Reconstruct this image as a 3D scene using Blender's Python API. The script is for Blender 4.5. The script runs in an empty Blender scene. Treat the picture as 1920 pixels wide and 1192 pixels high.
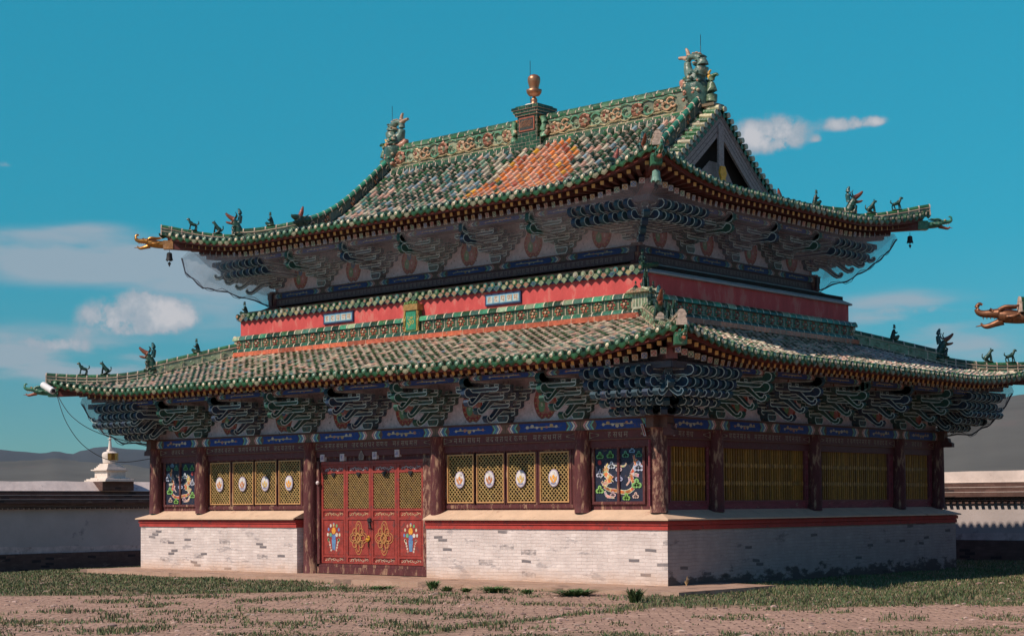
import bpy, bmesh, math, random
from mathutils import Vector, Matrix, noise
R=math.radians
random.seed(7)
scene=bpy.context.scene
col=scene.collection
# ------------------------------------------------------------------ camera
CAM=Vector((34.161,-39.62,1.984)); YAW=41.612; PITCH=1.615; ROLL=-0.378; F=3136.19
cam=bpy.data.cameras.new("camera"); co=bpy.data.objects.new("camera",cam); col.objects.link(co)
fw=Vector((-math.sin(R(YAW))*math.cos(R(PITCH)),math.cos(R(YAW))*math.cos(R(PITCH)),math.sin(R(PITCH))))
rt=Vector((math.cos(R(YAW)),math.sin(R(YAW)),0)); up=rt.cross(fw)
r2=rt*math.cos(R(ROLL))+up*math.sin(R(ROLL)); u2=-rt*math.sin(R(ROLL))+up*math.cos(R(ROLL))
m=Matrix((r2,u2,-fw)).transposed().to_4x4(); m.translation=CAM; co.matrix_world=m
cam.sensor_width=36; cam.lens=36*F/1920; cam.shift_y=(855.114-596)/1920
cam.clip_start=0.5; cam.clip_end=9000
scene.camera=co
# ------------------------------------------------------------------ light
SUN=Vector((-0.30,-1.0,1.06)).normalized()
sd=bpy.data.lights.new("sun",'SUN'); sd.energy=4.3; sd.angle=R(0.5); sd.color=(1,0.84,0.70)
so=bpy.data.objects.new("sun",sd); col.objects.link(so); so.rotation_euler=SUN.to_track_quat('Z','Y').to_euler()
w=bpy.data.worlds.new("World"); scene.world=w; w.use_nodes=True
nt=w.node_tree; N=nt.nodes; Lk=nt.links; N.clear()
def nd(t,tree=None,**k):
    n=(tree or nt).nodes.new(t)
    for a,b in k.items(): setattr(n,a,b)
    return n
out=nd('ShaderNodeOutputWorld'); bg=nd('ShaderNodeBackground'); sky=nd('ShaderNodeTexSky')
sky.sky_type='NISHITA'; sky.sun_disc=False; sky.sun_elevation=math.asin(SUN.z); sky.sun_rotation=math.atan2(SUN.x,SUN.y)
sky.altitude=1500; sky.air_density=1.0; sky.dust_density=0.6; sky.ozone_density=2.2
bg.inputs['Strength'].default_value=0.115
tint=nd('ShaderNodeMix',data_type='RGBA',blend_type='MULTIPLY'); tint.inputs[0].default_value=1
tcz=nd('ShaderNodeTexCoord'); spz=nd('ShaderNodeSeparateXYZ'); Lk.new(tcz.outputs['Generated'],spz.inputs[0])
rampz=nd('ShaderNodeValToRGB'); Lk.new(spz.outputs[2],rampz.inputs[0]); el=rampz.color_ramp.elements
el[0].position=.0; el[0].color=(.25,.44,.50,1); el[1].position=.9; el[1].color=(1.0,.82,1.05,1)
for p_,c_ in ((.06,(.19,.50,.54,1)),(.16,(.09,.76,.73,1)),(.29,(.12,1.08,.96,1)),(.45,(.75,.82,.95,1))):
    e_=el.new(p_); e_.color=c_
Lk.new(rampz.outputs[0],tint.inputs[7])
Lk.new(sky.outputs[0],tint.inputs[6])
# clouds: soft banks at fixed bearings of the sky
tc=nd('ShaderNodeTexCoord')
def dirof(u,v):
    return (fw+r2*((u-960)/F)-u2*((v-855.114)/F)).normalized()
def vm(op,a,b=None):
    n=nd('ShaderNodeVectorMath',operation=op)
    for i,s in enumerate((a,b)):
        if s is None: continue
        if hasattr(s,'is_linked'): Lk.new(s,n.inputs[i])
        else: n.inputs[i].default_value=s
    return n.outputs[1] if op in('DOT_PRODUCT','LENGTH') else n.outputs[0]
def mt(op,a,b=None,c=None,clamp=False):
    n=nd('ShaderNodeMath',operation=op); n.use_clamp=clamp
    for i,s in enumerate((a,b,c)):
        if s is None: continue
        if hasattr(s,'is_linked'): Lk.new(s,n.inputs[i])
        else: n.inputs[i].default_value=s
    return n.outputs[0]
gen=vm('NORMALIZE',tc.outputs['Generated'])
# warp the direction a little so that edges are ragged
n1=nd('ShaderNodeTexNoise'); n1.inputs['Scale'].default_value=42; n1.inputs['Detail'].default_value=10; n1.inputs['Roughness'].default_value=.62
Lk.new(gen,n1.inputs['Vector'])
# stretched noise for streaks
mp=nd('ShaderNodeMapping'); mp.inputs['Scale'].default_value=(9,9,46); mp.inputs['Rotation'].default_value=(0.0,0.0,0.3)
Lk.new(gen,mp.inputs['Vector'])
n2=nd('ShaderNodeTexNoise'); n2.inputs['Scale'].default_value=1; n2.inputs['Detail'].default_value=6; Lk.new(mp.outputs[0],n2.inputs['Vector'])
totp=None; tots=None
#        u    v    ru   rv  amp  puffy(1)/streak(0)
CL=[(262,590,84,36,1.5,1),(322,600,52,26,1.1,1),(206,602,48,22,1.0,1),(285,566,40,22,1.0,1),(250,622,100,12,.8,1),
    (110,480,300,34,1.7,0),(300,512,220,30,1.3,0),(430,545,120,36,.9,0),(60,436,110,14,.9,0),(190,428,60,12,.8,0),
    (40,665,210,42,2.3,0),(200,690,170,30,1.4,0),(420,610,90,40,.6,0),(60,640,120,24,.8,1),(140,652,90,16,.6,1),
    (1445,260,54,38,1.9,1),(1412,266,34,28,1.1,1),(1474,252,24,26,1.0,1),(1592,234,44,17,1.7,1),(1636,229,22,10,1.1,1),(1530,262,9,8,.9,1),
    (1700,585,130,32,1.9,0),(1700,640,160,28,1.0,0),(1850,650,90,36,.8,0),(1670,588,70,20,.8,1),(1730,578,60,14,.6,1),(8,310,22,10,1.0,1)]
for u,v,ru,rv,amp,puff in CL:
    d0=dirof(u,v); a=Vector((0,0,1)).cross(d0); a=-a.normalized(); b=d0.cross(a); b=-b if b.z<0 else b
    x=mt('MULTIPLY',vm('DOT_PRODUCT',gen,tuple(a)),F/ru)
    yraw=mt('SUBTRACT',vm('DOT_PRODUCT',gen,tuple(b)),0.0)
    y=mt('MULTIPLY',yraw,F/rv)
    if puff: # flat bottom
        yb=mt('MULTIPLY',mt('MINIMUM',y,0.0),.6); y=mt('ADD',y,yb)
    q=mt('ADD',mt('MULTIPLY',x,x),mt('MULTIPLY',y,y))
    g=mt('MULTIPLY',mt('EXPONENT',mt('MULTIPLY',q,-.8)),amp)
    fr=mt('GREATER_THAN',vm('DOT_PRODUCT',gen,tuple(d0)),0.0)
    g=mt('MULTIPLY',g,fr)
    nn=n1.outputs[0] if puff else n2.outputs[0]
    k=(2.0,-.45) if puff else (2.4,-.75)
    g=mt('MULTIPLY',g,mt('MAXIMUM',mt('ADD',mt('MULTIPLY',nn,k[0]),k[1]),0.0))
    if puff: totp=g if totp is None else mt('ADD',totp,g)
    else: tots=g if tots is None else mt('ADD',tots,g)
def sstep(v,a,b):
    r=nd('ShaderNodeMapRange',interpolation_type='SMOOTHSTEP'); Lk.new(v,r.inputs[0]); r.inputs[1].default_value=a; r.inputs[2].default_value=b; return r.outputs[0]
cs=nd('ShaderNodeMix',data_type='RGBA'); Lk.new(mt('MULTIPLY',sstep(tots,.08,.85),.78),cs.inputs[0]); Lk.new(tint.outputs[2],cs.inputs[6]); cs.inputs[7].default_value=(3.0,3.5,4.1,1)
cm=nd('ShaderNodeMix',data_type='RGBA'); Lk.new(mt('MULTIPLY',sstep(totp,.26,.75),.9),cm.inputs[0]); Lk.new(cs.outputs[2],cm.inputs[6])
pc=nd('ShaderNodeMix',data_type='RGBA'); n3=nd('ShaderNodeTexNoise'); n3.inputs['Scale'].default_value=60; n3.inputs['Detail'].default_value=6; Lk.new(gen,n3.inputs['Vector'])
Lk.new(sstep(mt('MULTIPLY',totp,n3.outputs[0]),.2,.75),pc.inputs[0]); pc.inputs[6].default_value=(2.9,3.4,4.0,1); pc.inputs[7].default_value=(5.2,5.0,5.2,1); Lk.new(pc.outputs[2],cm.inputs[7])
Lk.new(cm.outputs[2],bg.inputs['Color']); Lk.new(bg.outputs[0],out.inputs['Surface'])
scene.view_settings.view_transform='Standard'; scene.view_settings.look='None'; scene.view_settings.exposure=0.0; scene.view_settings.gamma=1
scene.render.engine='CYCLES'
scene.cycles.max_bounces=6; scene.cycles.transparent_max_bounces=12

# ------------------------------------------------------------------ materials
def mat(name,base=(.5,.5,.5),rough=.7,attr=False,nscale=6,namp=.25,bump=.0,bscale=20,wear=None,wearamt=.5,wscale=4,metal=0,spec=.4,stretch=None):
    """procedural: base (or face colour attribute) * noise, optional wear colour patches, optional bump"""
    m=bpy.data.materials.new(name); m.use_nodes=True; t=m.node_tree; b=t.nodes['Principled BSDF']; L=t.links
    b.inputs['Roughness'].default_value=rough; b.inputs['Metallic'].default_value=metal; b.inputs['Specular IOR Level'].default_value=spec
    tcn=t.nodes.new('ShaderNodeTexCoord'); vec=tcn.outputs['Object']
    if stretch:
        mp=t.nodes.new('ShaderNodeMapping'); mp.inputs['Scale'].default_value=stretch; L.new(vec,mp.inputs[0]); vec=mp.outputs[0]
    if attr:
        a=t.nodes.new('ShaderNodeAttribute'); a.attribute_name='Col'; c=a.outputs['Color']
    else:
        a=t.nodes.new('ShaderNodeRGB'); a.outputs[0].default_value=(*base,1); c=a.outputs[0]
    n=t.nodes.new('ShaderNodeTexNoise'); n.inputs['Scale'].default_value=nscale; n.inputs['Detail'].default_value=6; n.inputs['Roughness'].default_value=.65; L.new(vec,n.inputs['Vector'])
    r=t.nodes.new('ShaderNodeMapRange'); L.new(n.outputs[0],r.inputs[0]); r.inputs[1].default_value=.25; r.inputs[2].default_value=.75; r.inputs[3].default_value=1-namp; r.inputs[4].default_value=1+namp
    mu=t.nodes.new('ShaderNodeVectorMath'); mu.operation='SCALE'; L.new(c,mu.inputs[0]); L.new(r.outputs[0],mu.inputs['Scale']); c=mu.outputs[0]
    if wear:
        n2=t.nodes.new('ShaderNodeTexNoise'); n2.inputs['Scale'].default_value=wscale; n2.inputs['Detail'].default_value=8; n2.inputs['Roughness'].default_value=.7; L.new(vec,n2.inputs['Vector'])
        r2_=t.nodes.new('ShaderNodeMapRange'); L.new(n2.outputs[0],r2_.inputs[0]); r2_.inputs[1].default_value=.66-.3*wearamt; r2_.inputs[2].default_value=.74-.3*wearamt
        mx=t.nodes.new('ShaderNodeMix'); mx.data_type='RGBA'; L.new(r2_.outputs[0],mx.inputs[0]); L.new(c,mx.inputs[6]); mx.inputs[7].default_value=(*wear,1); c=mx.outputs[2]
    L.new(c,b.inputs['Base Color'])
    if bump:
        n3=t.nodes.new('ShaderNodeTexNoise'); n3.inputs['Scale'].default_value=bscale; n3.inputs['Detail'].default_value=5; L.new(vec,n3.inputs['Vector'])
        bp=t.nodes.new('ShaderNodeBump'); bp.inputs['Strength'].default_value=bump; bp.inputs['Distance'].default_value=.05; L.new(n3.outputs[0],bp.inputs['Height']); L.new(bp.outputs[0],b.inputs['Normal'])
    return m
def brick_mat(name,c1,c2,mortar,dark,thr,patch,patchcol,bw=.30,bh=.075,lowdirt=None,coords='xz',wash=None,big=False):
    m=bpy.data.materials.new(name); m.use_nodes=True; t=m.node_tree; b=t.nodes['Principled BSDF']; L=t.links
    b.inputs['Roughness'].default_value=.9; b.inputs['Specular IOR Level'].default_value=.2
    tcn=t.nodes.new('ShaderNodeTexCoord'); sp=t.nodes.new('ShaderNodeSeparateXYZ'); L.new(tcn.outputs['Object'],sp.inputs[0])
    ad=t.nodes.new('ShaderNodeMath'); ad.operation='ADD'; L.new(sp.outputs[0],ad.inputs[0]); L.new(sp.outputs[1],ad.inputs[1])
    cb=t.nodes.new('ShaderNodeCombineXYZ'); L.new(ad.outputs[0],cb.inputs[0])
    if coords=='xz': L.new(sp.outputs[2],cb.inputs[1])
    else:
        L.new(sp.outputs[0],cb.inputs[0]); L.new(sp.outputs[1],cb.inputs[1])
    # wobble the courses
    nw=t.nodes.new('ShaderNodeTexNoise'); nw.inputs['Scale'].default_value=1.3; L.new(tcn.outputs['Object'],nw.inputs['Vector'])
    sc=t.nodes.new('ShaderNodeVectorMath'); sc.operation='SCALE'; L.new(nw.outputs['Color'],sc.inputs[0]); sc.inputs['Scale'].default_value=.11
    av=t.nodes.new('ShaderNodeVectorMath'); L.new(cb.outputs[0],av.inputs[0]); L.new(sc.outputs[0],av.inputs[1])
    br=t.nodes.new('ShaderNodeTexBrick'); L.new(av.outputs[0],br.inputs['Vector']); br.inputs['Scale'].default_value=1
    br.inputs['Brick Width'].default_value=bw; br.inputs['Row Height'].default_value=bh; br.inputs['Mortar Size'].default_value=.007
    br.inputs['Mortar Smooth'].default_value=.5
    br.inputs['Color1'].default_value=(0,0,0,1); br.inputs['Color2'].default_value=(1,1,1,1); br.inputs['Mortar'].default_value=(.4,.4,.4,1)
    def mix(f,a,bb):
        x=t.nodes.new('ShaderNodeMix'); x.data_type='RGBA'
        if hasattr(f,'is_linked'): L.new(f,x.inputs[0])
        else: x.inputs[0].default_value=f
        for i,s in ((6,a),(7,bb)):
            if hasattr(s,'is_linked'): L.new(s,x.inputs[i])
            else: x.inputs[i].default_value=(*s,1)
        return x.outputs[2]
    def rng(s,a,bb,c=0,d=1):
        x=t.nodes.new('ShaderNodeMapRange'); L.new(s,x.inputs[0]); x.inputs[1].default_value=a; x.inputs[2].default_value=bb; x.inputs[3].default_value=c; x.inputs[4].default_value=d; return x.outputs[0]
    def nz(s,d=7,st=None,off=0):
        x=t.nodes.new('ShaderNodeTexNoise'); x.inputs['Scale'].default_value=s; x.inputs['Detail'].default_value=d; x.inputs['Roughness'].default_value=.68
        mpn=t.nodes.new('ShaderNodeMapping'); mpn.inputs['Location'].default_value=(off,off*.7,off*1.3)
        if st: mpn.inputs['Scale'].default_value=st
        L.new(tcn.outputs['Object'],mpn.inputs[0]); L.new(mpn.outputs[0],x.inputs['Vector']); return x.outputs[0]
    c=mix(br.outputs['Color'],c1,c2)
    c=mix(rng(nz(2.2),.3,.7),c,tuple(x*.82 for x in c1))
    isd=rng(br.outputs['Color'],thr,thr+.01)
    c=mix(isd,c,dark)
    mm_=t.nodes.new('ShaderNodeMath'); mm_.operation='MULTIPLY'; L.new(rng(br.outputs['Fac'],0,1,0,.8),mm_.inputs[0]); L.new(rng(nz(1.4,6,None,5),.42,.62,.15,1),mm_.inputs[1])
    c=mix(mm_.outputs[0],c,mortar)
    if big:
        b2=t.nodes.new('ShaderNodeTexBrick'); L.new(av.outputs[0],b2.inputs['Vector']); b2.inputs['Scale'].default_value=1; b2.inputs['Brick Width'].default_value=.50; b2.inputs['Row Height'].default_value=.145; b2.inputs['Mortar Size'].default_value=.0; b2.inputs['Color1'].default_value=(0,0,0,1); b2.inputs['Color2'].default_value=(1,1,1,1)
        m3=t.nodes.new('ShaderNodeMath'); m3.operation='MULTIPLY'; L.new(rng(b2.outputs['Color'],.93,.932),m3.inputs[0]); L.new(rng(nz(7,7,(1,1,2),2),.38,.62,0,.85),m3.inputs[1])
        c=mix(m3.outputs[0],c,dark)
    c=mix(rng(nz(1.1,8,(1,1,3.5),3),patch,patch+.06,0,.85),c,patchcol)
    if lowdirt:
        s=t.nodes.new('ShaderNodeMath'); s.operation='MULTIPLY_ADD'; L.new(nz(1.6,9,(1,1,2.2),9),s.inputs[0]); s.inputs[1].default_value=(1.5 if lowdirt[3]>.84 else .55); L.new(sp.outputs[2],s.inputs[2])
        c=mix(rng(s.outputs[0],lowdirt[1],lowdirt[2],lowdirt[3],0),c,lowdirt[0])
    L.new(c,b.inputs['Base Color'])
    bp=t.nodes.new('ShaderNodeBump'); bp.inputs['Strength'].default_value=.5; bp.inputs['Distance'].default_value=.02; bp.invert=True; L.new(br.outputs['Fac'],bp.inputs['Height'])
    bp2=t.nodes.new('ShaderNodeBump'); bp2.inputs['Strength'].default_value=.35; bp2.inputs['Distance'].default_value=.03; L.new(nz(14),bp2.inputs['Height']); L.new(bp.outputs[0],bp2.inputs['Normal']); L.new(bp2.outputs[0],b.inputs['Normal'])
    return m
M={}
M['glaze']=mat('glazed_tile',attr=True,rough=.3,nscale=5,namp=.5,bump=.15,bscale=30,spec=.6,wear=(.44,.31,.23),wearamt=.36,wscale=5)
M['glaze_clean']=mat('glazed_ceramic',attr=True,rough=.32,nscale=8,namp=.5,bump=.3,bscale=18,spec=.45,wear=(.40,.31,.22),wearamt=.24,wscale=7)
M['paint']=mat('painted_wood',attr=True,rough=.6,nscale=10,namp=.28,bump=.1,bscale=30,wear=(.13,.08,.07),wearamt=.25,wscale=9)
M['oldwood']=mat('weathered_timber',base=(.105,.028,.03),rough=.8,nscale=5,namp=.35,bump=.5,bscale=10,wear=(.34,.20,.13),wearamt=.42,wscale=3.2,stretch=(2.4,2.4,.55))
M['pealwood']=mat('peeling_timber',base=(.13,.045,.04),rough=.85,nscale=5,namp=.45,bump=.7,bscale=12,wear=(.36,.21,.145),wearamt=.58,wscale=5,stretch=(2.2,2.2,.8))
M['darkred']=mat('dark_red_paint',base=(.135,.028,.032),rough=.65,nscale=4,namp=.35,bump=.15,wear=(.22,.10,.08),wearamt=.25,wscale=5,stretch=(1,1,3))
M['sidered']=mat('faded_red_paint',base=(.22,.045,.06),rough=.7,nscale=4,namp=.35,bump=.15,wear=(.30,.16,.13),wearamt=.3,wscale=5,stretch=(1,1,3))
M['doorred']=mat('door_red_paint',base=(.31,.045,.034),rough=.5,nscale=5,namp=.35,bump=.1,wear=(.16,.05,.045),wearamt=.4,wscale=6)
M['wallred']=mat('red_plaster',base=(.58,.085,.080),rough=.9,nscale=1.6,namp=.2,bump=.35,bscale=8,wear=(.60,.17,.14),wearamt=.42,wscale=1.6,stretch=(1.6,1.6,.7))
M['bandred']=mat('red_cornice_paint',base=(.42,.05,.04),rough=.8,nscale=3,namp=.25,bump=.3,bscale=9,wear=(.26,.05,.045),wearamt=.35,wscale=4)
M['soffit']=mat('soffit_boards',base=(.06,.02,.02),rough=.85,nscale=5,namp=.3)
M['dark']=mat('dark_interior',base=(.012,.008,.006),rough=.9)
M['shelf']=mat('plaster_ledge',base=(.66,.47,.33),rough=.9,nscale=2,namp=.16,bump=.25,bscale=9,wear=(.45,.28,.2),wearamt=.2,wscale=2.5)
M['ledge_grey']=mat('cement_ledge',base=(.40,.37,.36),rough=.9,nscale=3,namp=.2,bump=.3,bscale=8,wear=(.2,.17,.17),wearamt=.25,wscale=3)
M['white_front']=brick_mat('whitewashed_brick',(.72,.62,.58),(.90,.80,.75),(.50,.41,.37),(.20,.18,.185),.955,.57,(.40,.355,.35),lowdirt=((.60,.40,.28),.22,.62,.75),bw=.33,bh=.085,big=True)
M['white_side']=brick_mat('worn_shade_toned_brick',(.43,.35,.33),(.50,.41,.385),(.27,.22,.205),(.16,.135,.135),.96,.60,(.22,.18,.175),lowdirt=((.075,.06,.055),.86,.98,.86),bw=.33,bh=.085)  # worn grey brick, its tone also lowered to carry the side's shade
M['wall_grey']=mat('limewashed_wall',base=(.46,.41,.40),rough=.9,nscale=.6,namp=.16,bump=.25,bscale=5,wear=(.24,.22,.23),wearamt=.18,wscale=.9)
M['wall_brick']=brick_mat('old_dark_brick',(.12,.07,.06),(.20,.12,.10),(.08,.055,.05),(.05,.035,.035),.93,.62,(.26,.17,.13),bw=.4,bh=.11)
M['white_cap']=mat('whitewashed_coping',base=(.66,.57,.52),rough=.9,nscale=1.5,namp=.2,bump=.3,bscale=6,wear=(.36,.28,.24),wearamt=.25,wscale=1.3)
M['plaster_foot']=mat('worn_plaster',base=(.56,.46,.44),rough=.95,nscale=3,namp=.3,wear=(.36,.28,.26),wearamt=.4,wscale=2)
M['stupa']=mat('whitewashed_plaster',base=(.76,.66,.58),rough=.85,nscale=3,namp=.15,bump=.35,bscale=8,wear=(.5,.36,.28),wearamt=.22,wscale=3)
M['gold']=mat('aged_gilding',base=(.50,.23,.06),rough=.34,metal=.85,nscale=9,namp=.4,wear=(.22,.10,.04),wearamt=.3,wscale=7)
M['bronze']=mat('weathered_bronze',base=(.40,.20,.11),rough=.4,metal=.7,nscale=7,namp=.3)
M['iron']=mat('black_iron',base=(.02,.018,.02),rough=.6)
M['whiteplastic']=mat('white_plastic',base=(.75,.75,.75),rough=.4,namp=.05)
M['greywood']=mat('bare_grey_timber',base=(.30,.26,.25),rough=.9,nscale=5,namp=.35,bump=.3,wear=(.14,.11,.11),wearamt=.3,wscale=4,stretch=(1,3,3))
def netmat(lo,hi,colr_=(.34,.31,.36,1)):
    m=bpy.data.materials.new('bird_net'); m.use_nodes=True; t=m.node_tree; L=t.links; t.nodes.clear()
    o=t.nodes.new('ShaderNodeOutputMaterial'); mx=t.nodes.new('ShaderNodeMixShader'); tr=t.nodes.new('ShaderNodeBsdfTransparent'); d=t.nodes.new('ShaderNodeBsdfDiffuse'); d.inputs[0].default_value=colr_
    tcn=t.nodes.new('ShaderNodeTexCoord'); n=t.nodes.new('ShaderNodeTexNoise'); n.inputs['Scale'].default_value=.9; n.inputs['Detail'].default_value=4; L.new(tcn.outputs['Object'],n.inputs['Vector'])
    r=t.nodes.new('ShaderNodeMapRange'); L.new(n.outputs[0],r.inputs[0]); r.inputs[1].default_value=.35; r.inputs[2].default_value=.7; r.inputs[3].default_value=lo; r.inputs[4].default_value=hi
    L.new(r.outputs[0],mx.inputs[0]); L.new(tr.outputs[0],mx.inputs[1]); L.new(d.outputs[0],mx.inputs[2]); L.new(mx.outputs[0],o.inputs[0]); return m
M['net']=netmat(.03,.12); M['netup']=netmat(.16,.36,(.58,.50,.56,1)); M['net2']=netmat(.16,.38,(.36,.40,.46,1)); M['netrope']=mat('twisted_net',base=(.06,.065,.09),rough=.9)

def vary(c,a,b,g=random):
    k=g.uniform(a,b); return tuple(q*k*g.uniform(.96,1.04) for q in c)
# ------------------------------------------------------------------ mesh builder
class MB:
    def __init__(s): s.v=[]; s.f=[]; s.c=[]; s.m=Matrix.Identity(4)
    def add(s,vs,fs,c):
        b=len(s.v); s.v+=[tuple(s.m@Vector(p)) for p in vs]
        for i,f in enumerate(fs):
            s.f.append(tuple(b+k for k in f)); s.c.append(c[i] if isinstance(c,list) else c)
    def box(s,a,b,c=(.5,.5,.5)):
        x0,y0,z0=a; x1,y1,z1=b
        s.add([(x0,y0,z0),(x1,y0,z0),(x1,y1,z0),(x0,y1,z0),(x0,y0,z1),(x1,y0,z1),(x1,y1,z1),(x0,y1,z1)],
              [(0,3,2,1),(4,5,6,7),(0,1,5,4),(1,2,6,5),(2,3,7,6),(3,0,4,7)],c)
    def quad(s,p,c): s.add(p,[tuple(range(len(p)))],c)
    def prism(s,poly,f3,t0,t1,c,edge=None,ew=.025,sides=True):
        """poly: 2-D outline (ccw); f3(a,b,t)->xyz. With edge colour: painted outline round both faces"""
        n=len(poly)
        for t,flip in ((t0,True),(t1,False)):
            P=[f3(a,b,t) for a,b in poly]
            if edge is None:
                s.add(P,[tuple(reversed(range(n))) if flip else tuple(range(n))],c)
            else:
                ins=inset(poly,ew); Q=[f3(a,b,t) for a,b in ins]
                fs=[];cs=[]
                for i in range(n):
                    j=(i+1)%n; q=(i,j,n+j,n+i); fs.append(tuple(reversed(q)) if flip else q); cs.append(edge)
                q=tuple(range(n,2*n)); fs.append(tuple(reversed(q)) if flip else q); cs.append(c)
                s.add(P+Q,fs,cs)
        if sides:
            P=[f3(a,b,t0) for a,b in poly]+[f3(a,b,t1) for a,b in poly]
            s.add(P,[(i,(i+1)%n,n+(i+1)%n,n+i) for i in range(n)],c)
    def tube(s,path,rad,n=8,c=(.5,.5,.5),cap=True):
        path=[Vector(p) for p in path]
        if not isinstance(rad,(list,tuple)): rad=[rad]*len(path)
        vs=[]; 
        for i,p in enumerate(path):
            t=(path[min(i+1,len(path)-1)]-path[max(i-1,0)]).normalized()
            a=t.cross(Vector((0,0,1)));
            if a.length<.05: a=t.cross(Vector((1,0,0)))
            a.normalize(); b=t.cross(a)
            vs+=[p+a*math.cos(k*2*math.pi/n)*rad[i]+b*math.sin(k*2*math.pi/n)*rad[i] for k in range(n)]
        fs=[(i*n+k,i*n+(k+1)%n,(i+1)*n+(k+1)%n,(i+1)*n+k) for i in range(len(path)-1) for k in range(n)]
        cs=c if isinstance(c,list) else c
        if isinstance(c,list): cs=[c[i] for i in range(len(path)-1) for k in range(n)]
        if cap:
            fs+=[tuple(range(n)),tuple(reversed(range((len(path)-1)*n,len(path)*n)))]
            if isinstance(cs,list): cs+=[c[0],c[-1]]
        s.add(vs,fs,cs)
    def lathe(s,prof,n=16,c=(.5,.5,.5),o=(0,0,0),sx=1,sy=1):
        vs=[];
        for r,z in prof: vs+=[(o[0]+r*sx*math.cos(k*2*math.pi/n),o[1]+r*sy*math.sin(k*2*math.pi/n),o[2]+z) for k in range(n)]
        s.add(vs,[(i*n+k,i*n+(k+1)%n,(i+1)*n+(k+1)%n,(i+1)*n+k) for i in range(len(prof)-1) for k in range(n)]+[tuple(reversed(range(n))),tuple(range((len(prof)-1)*n,len(prof)*n))],c)
    def blob(s,o,r,c,n=8,mseg=5):
        prof=[(math.sin(math.pi*(i+.25)/(mseg-.5))*1,-math.cos(math.pi*(i+.25)/(mseg-.5))) for i in range(mseg)]
        rx,ry,rz=r if isinstance(r,tuple) else (r,r,r)
        vs=[]
        for a,z in prof: vs+=[(o[0]+a*rx*math.cos(k*2*math.pi/n),o[1]+a*ry*math.sin(k*2*math.pi/n),o[2]+z*rz) for k in range(n)]
        s.add(vs,[(i*n+k,i*n+(k+1)%n,(i+1)*n+(k+1)%n,(i+1)*n+k) for i in range(mseg-1) for k in range(n)]+[tuple(reversed(range(n))),tuple(range((mseg-1)*n,mseg*n))],c)
    def build(s,name,m,parent=None,smooth=False,link=True):
        me=bpy.data.meshes.new(name); me.from_pydata(s.v,[],s.f)
        at=me.color_attributes.new('Col','FLOAT_COLOR','CORNER')
        buf=[]
        for f,c in zip(s.f,s.c): buf+=[c[0],c[1],c[2],1.0]*len(f)
        at.data.foreach_set('color',buf)
        me.materials.append(m)
        if smooth: me.polygons.foreach_set('use_smooth',[True]*len(me.polygons))
        me.update()
        o=bpy.data.objects.new(name,me)
        col.objects.link(o)
        if parent: o.parent=parent
        return o
def inset(poly,w_):
    n=len(poly); out=[]
    for i in range(n):
        p=Vector(poly[i]); a=Vector(poly[i-1]); b=Vector(poly[(i+1)%n])
        d1=(p-a); d2=(b-p)
        d1=d1.normalized() if d1.length>1e-6 else Vector((1,0)); d2=d2.normalized() if d2.length>1e-6 else d1
        n1=Vector((-d1.y,d1.x)); n2=Vector((-d2.y,d2.x)); k=n1+n2
        if k.length<1e-4: k=n1
        k=k.normalized()/max(.5,(k.normalized()).dot(n1))
        q=p+k*w_; out.append((q.x,q.y))
    return out
def tag(o,label=None,cat=None,group=None,kind=None):
    if label: o['label']=label
    if cat: o['category']=cat
    if group: o['group']=group
    if kind: o['kind']=kind
    return o
def empty(name,loc=(0,0,0),rz=0,parent=None):
    o=bpy.data.objects.new(name,None); col.objects.link(o); o.location=loc; o.rotation_euler=(0,0,rz); o.empty_display_size=.3
    if parent: o.parent=parent
    return o
def dup(o,parent=None,loc=None,rz=None,scale=None):
    c=o.copy(); col.objects.link(c)
    if parent: c.parent=parent
    if loc is not None: c.location=loc
    if rz is not None: c.rotation_euler=(0,0,rz)
    if scale is not None: c.scale=scale
    for ch in list(o.children): dup(ch,c)
    return c
def skinobj(name,chains,m,parent=None,sub=1,c=(.5,.5,.5),cols=None,extra=None):
    """organic figure from tapered chains [(x,y,z,r),...]; evaluated once into a plain mesh"""
    mb=MB()
    for ci,ch in enumerate(chains):
        pts=[Vector(p[:3]) for p in ch]; rad=[p[3] for p in ch]
        # catmull-rom refine
        P=[];Q=[]
        for i in range(len(pts)-1):
            a=pts[max(i-1,0)];b=pts[i];d=pts[i+1];e=pts[min(i+2,len(pts)-1)]
            for k in range(3):
                t=k/3; P.append(.5*((2*b)+(d-a)*t+(2*a-5*b+4*d-e)*t*t+(-a+3*b-3*d+e)*t*t*t)); Q.append(rad[i]*(1-t)+rad[i+1]*t)
        P.append(pts[-1]);Q.append(rad[-1])
        cc=(cols[ci] if cols else c)
        mb.tube(P,Q,8,cc)
    if extra: extra(mb)
    return mb.build(name,m,parent,smooth=True)
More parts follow.
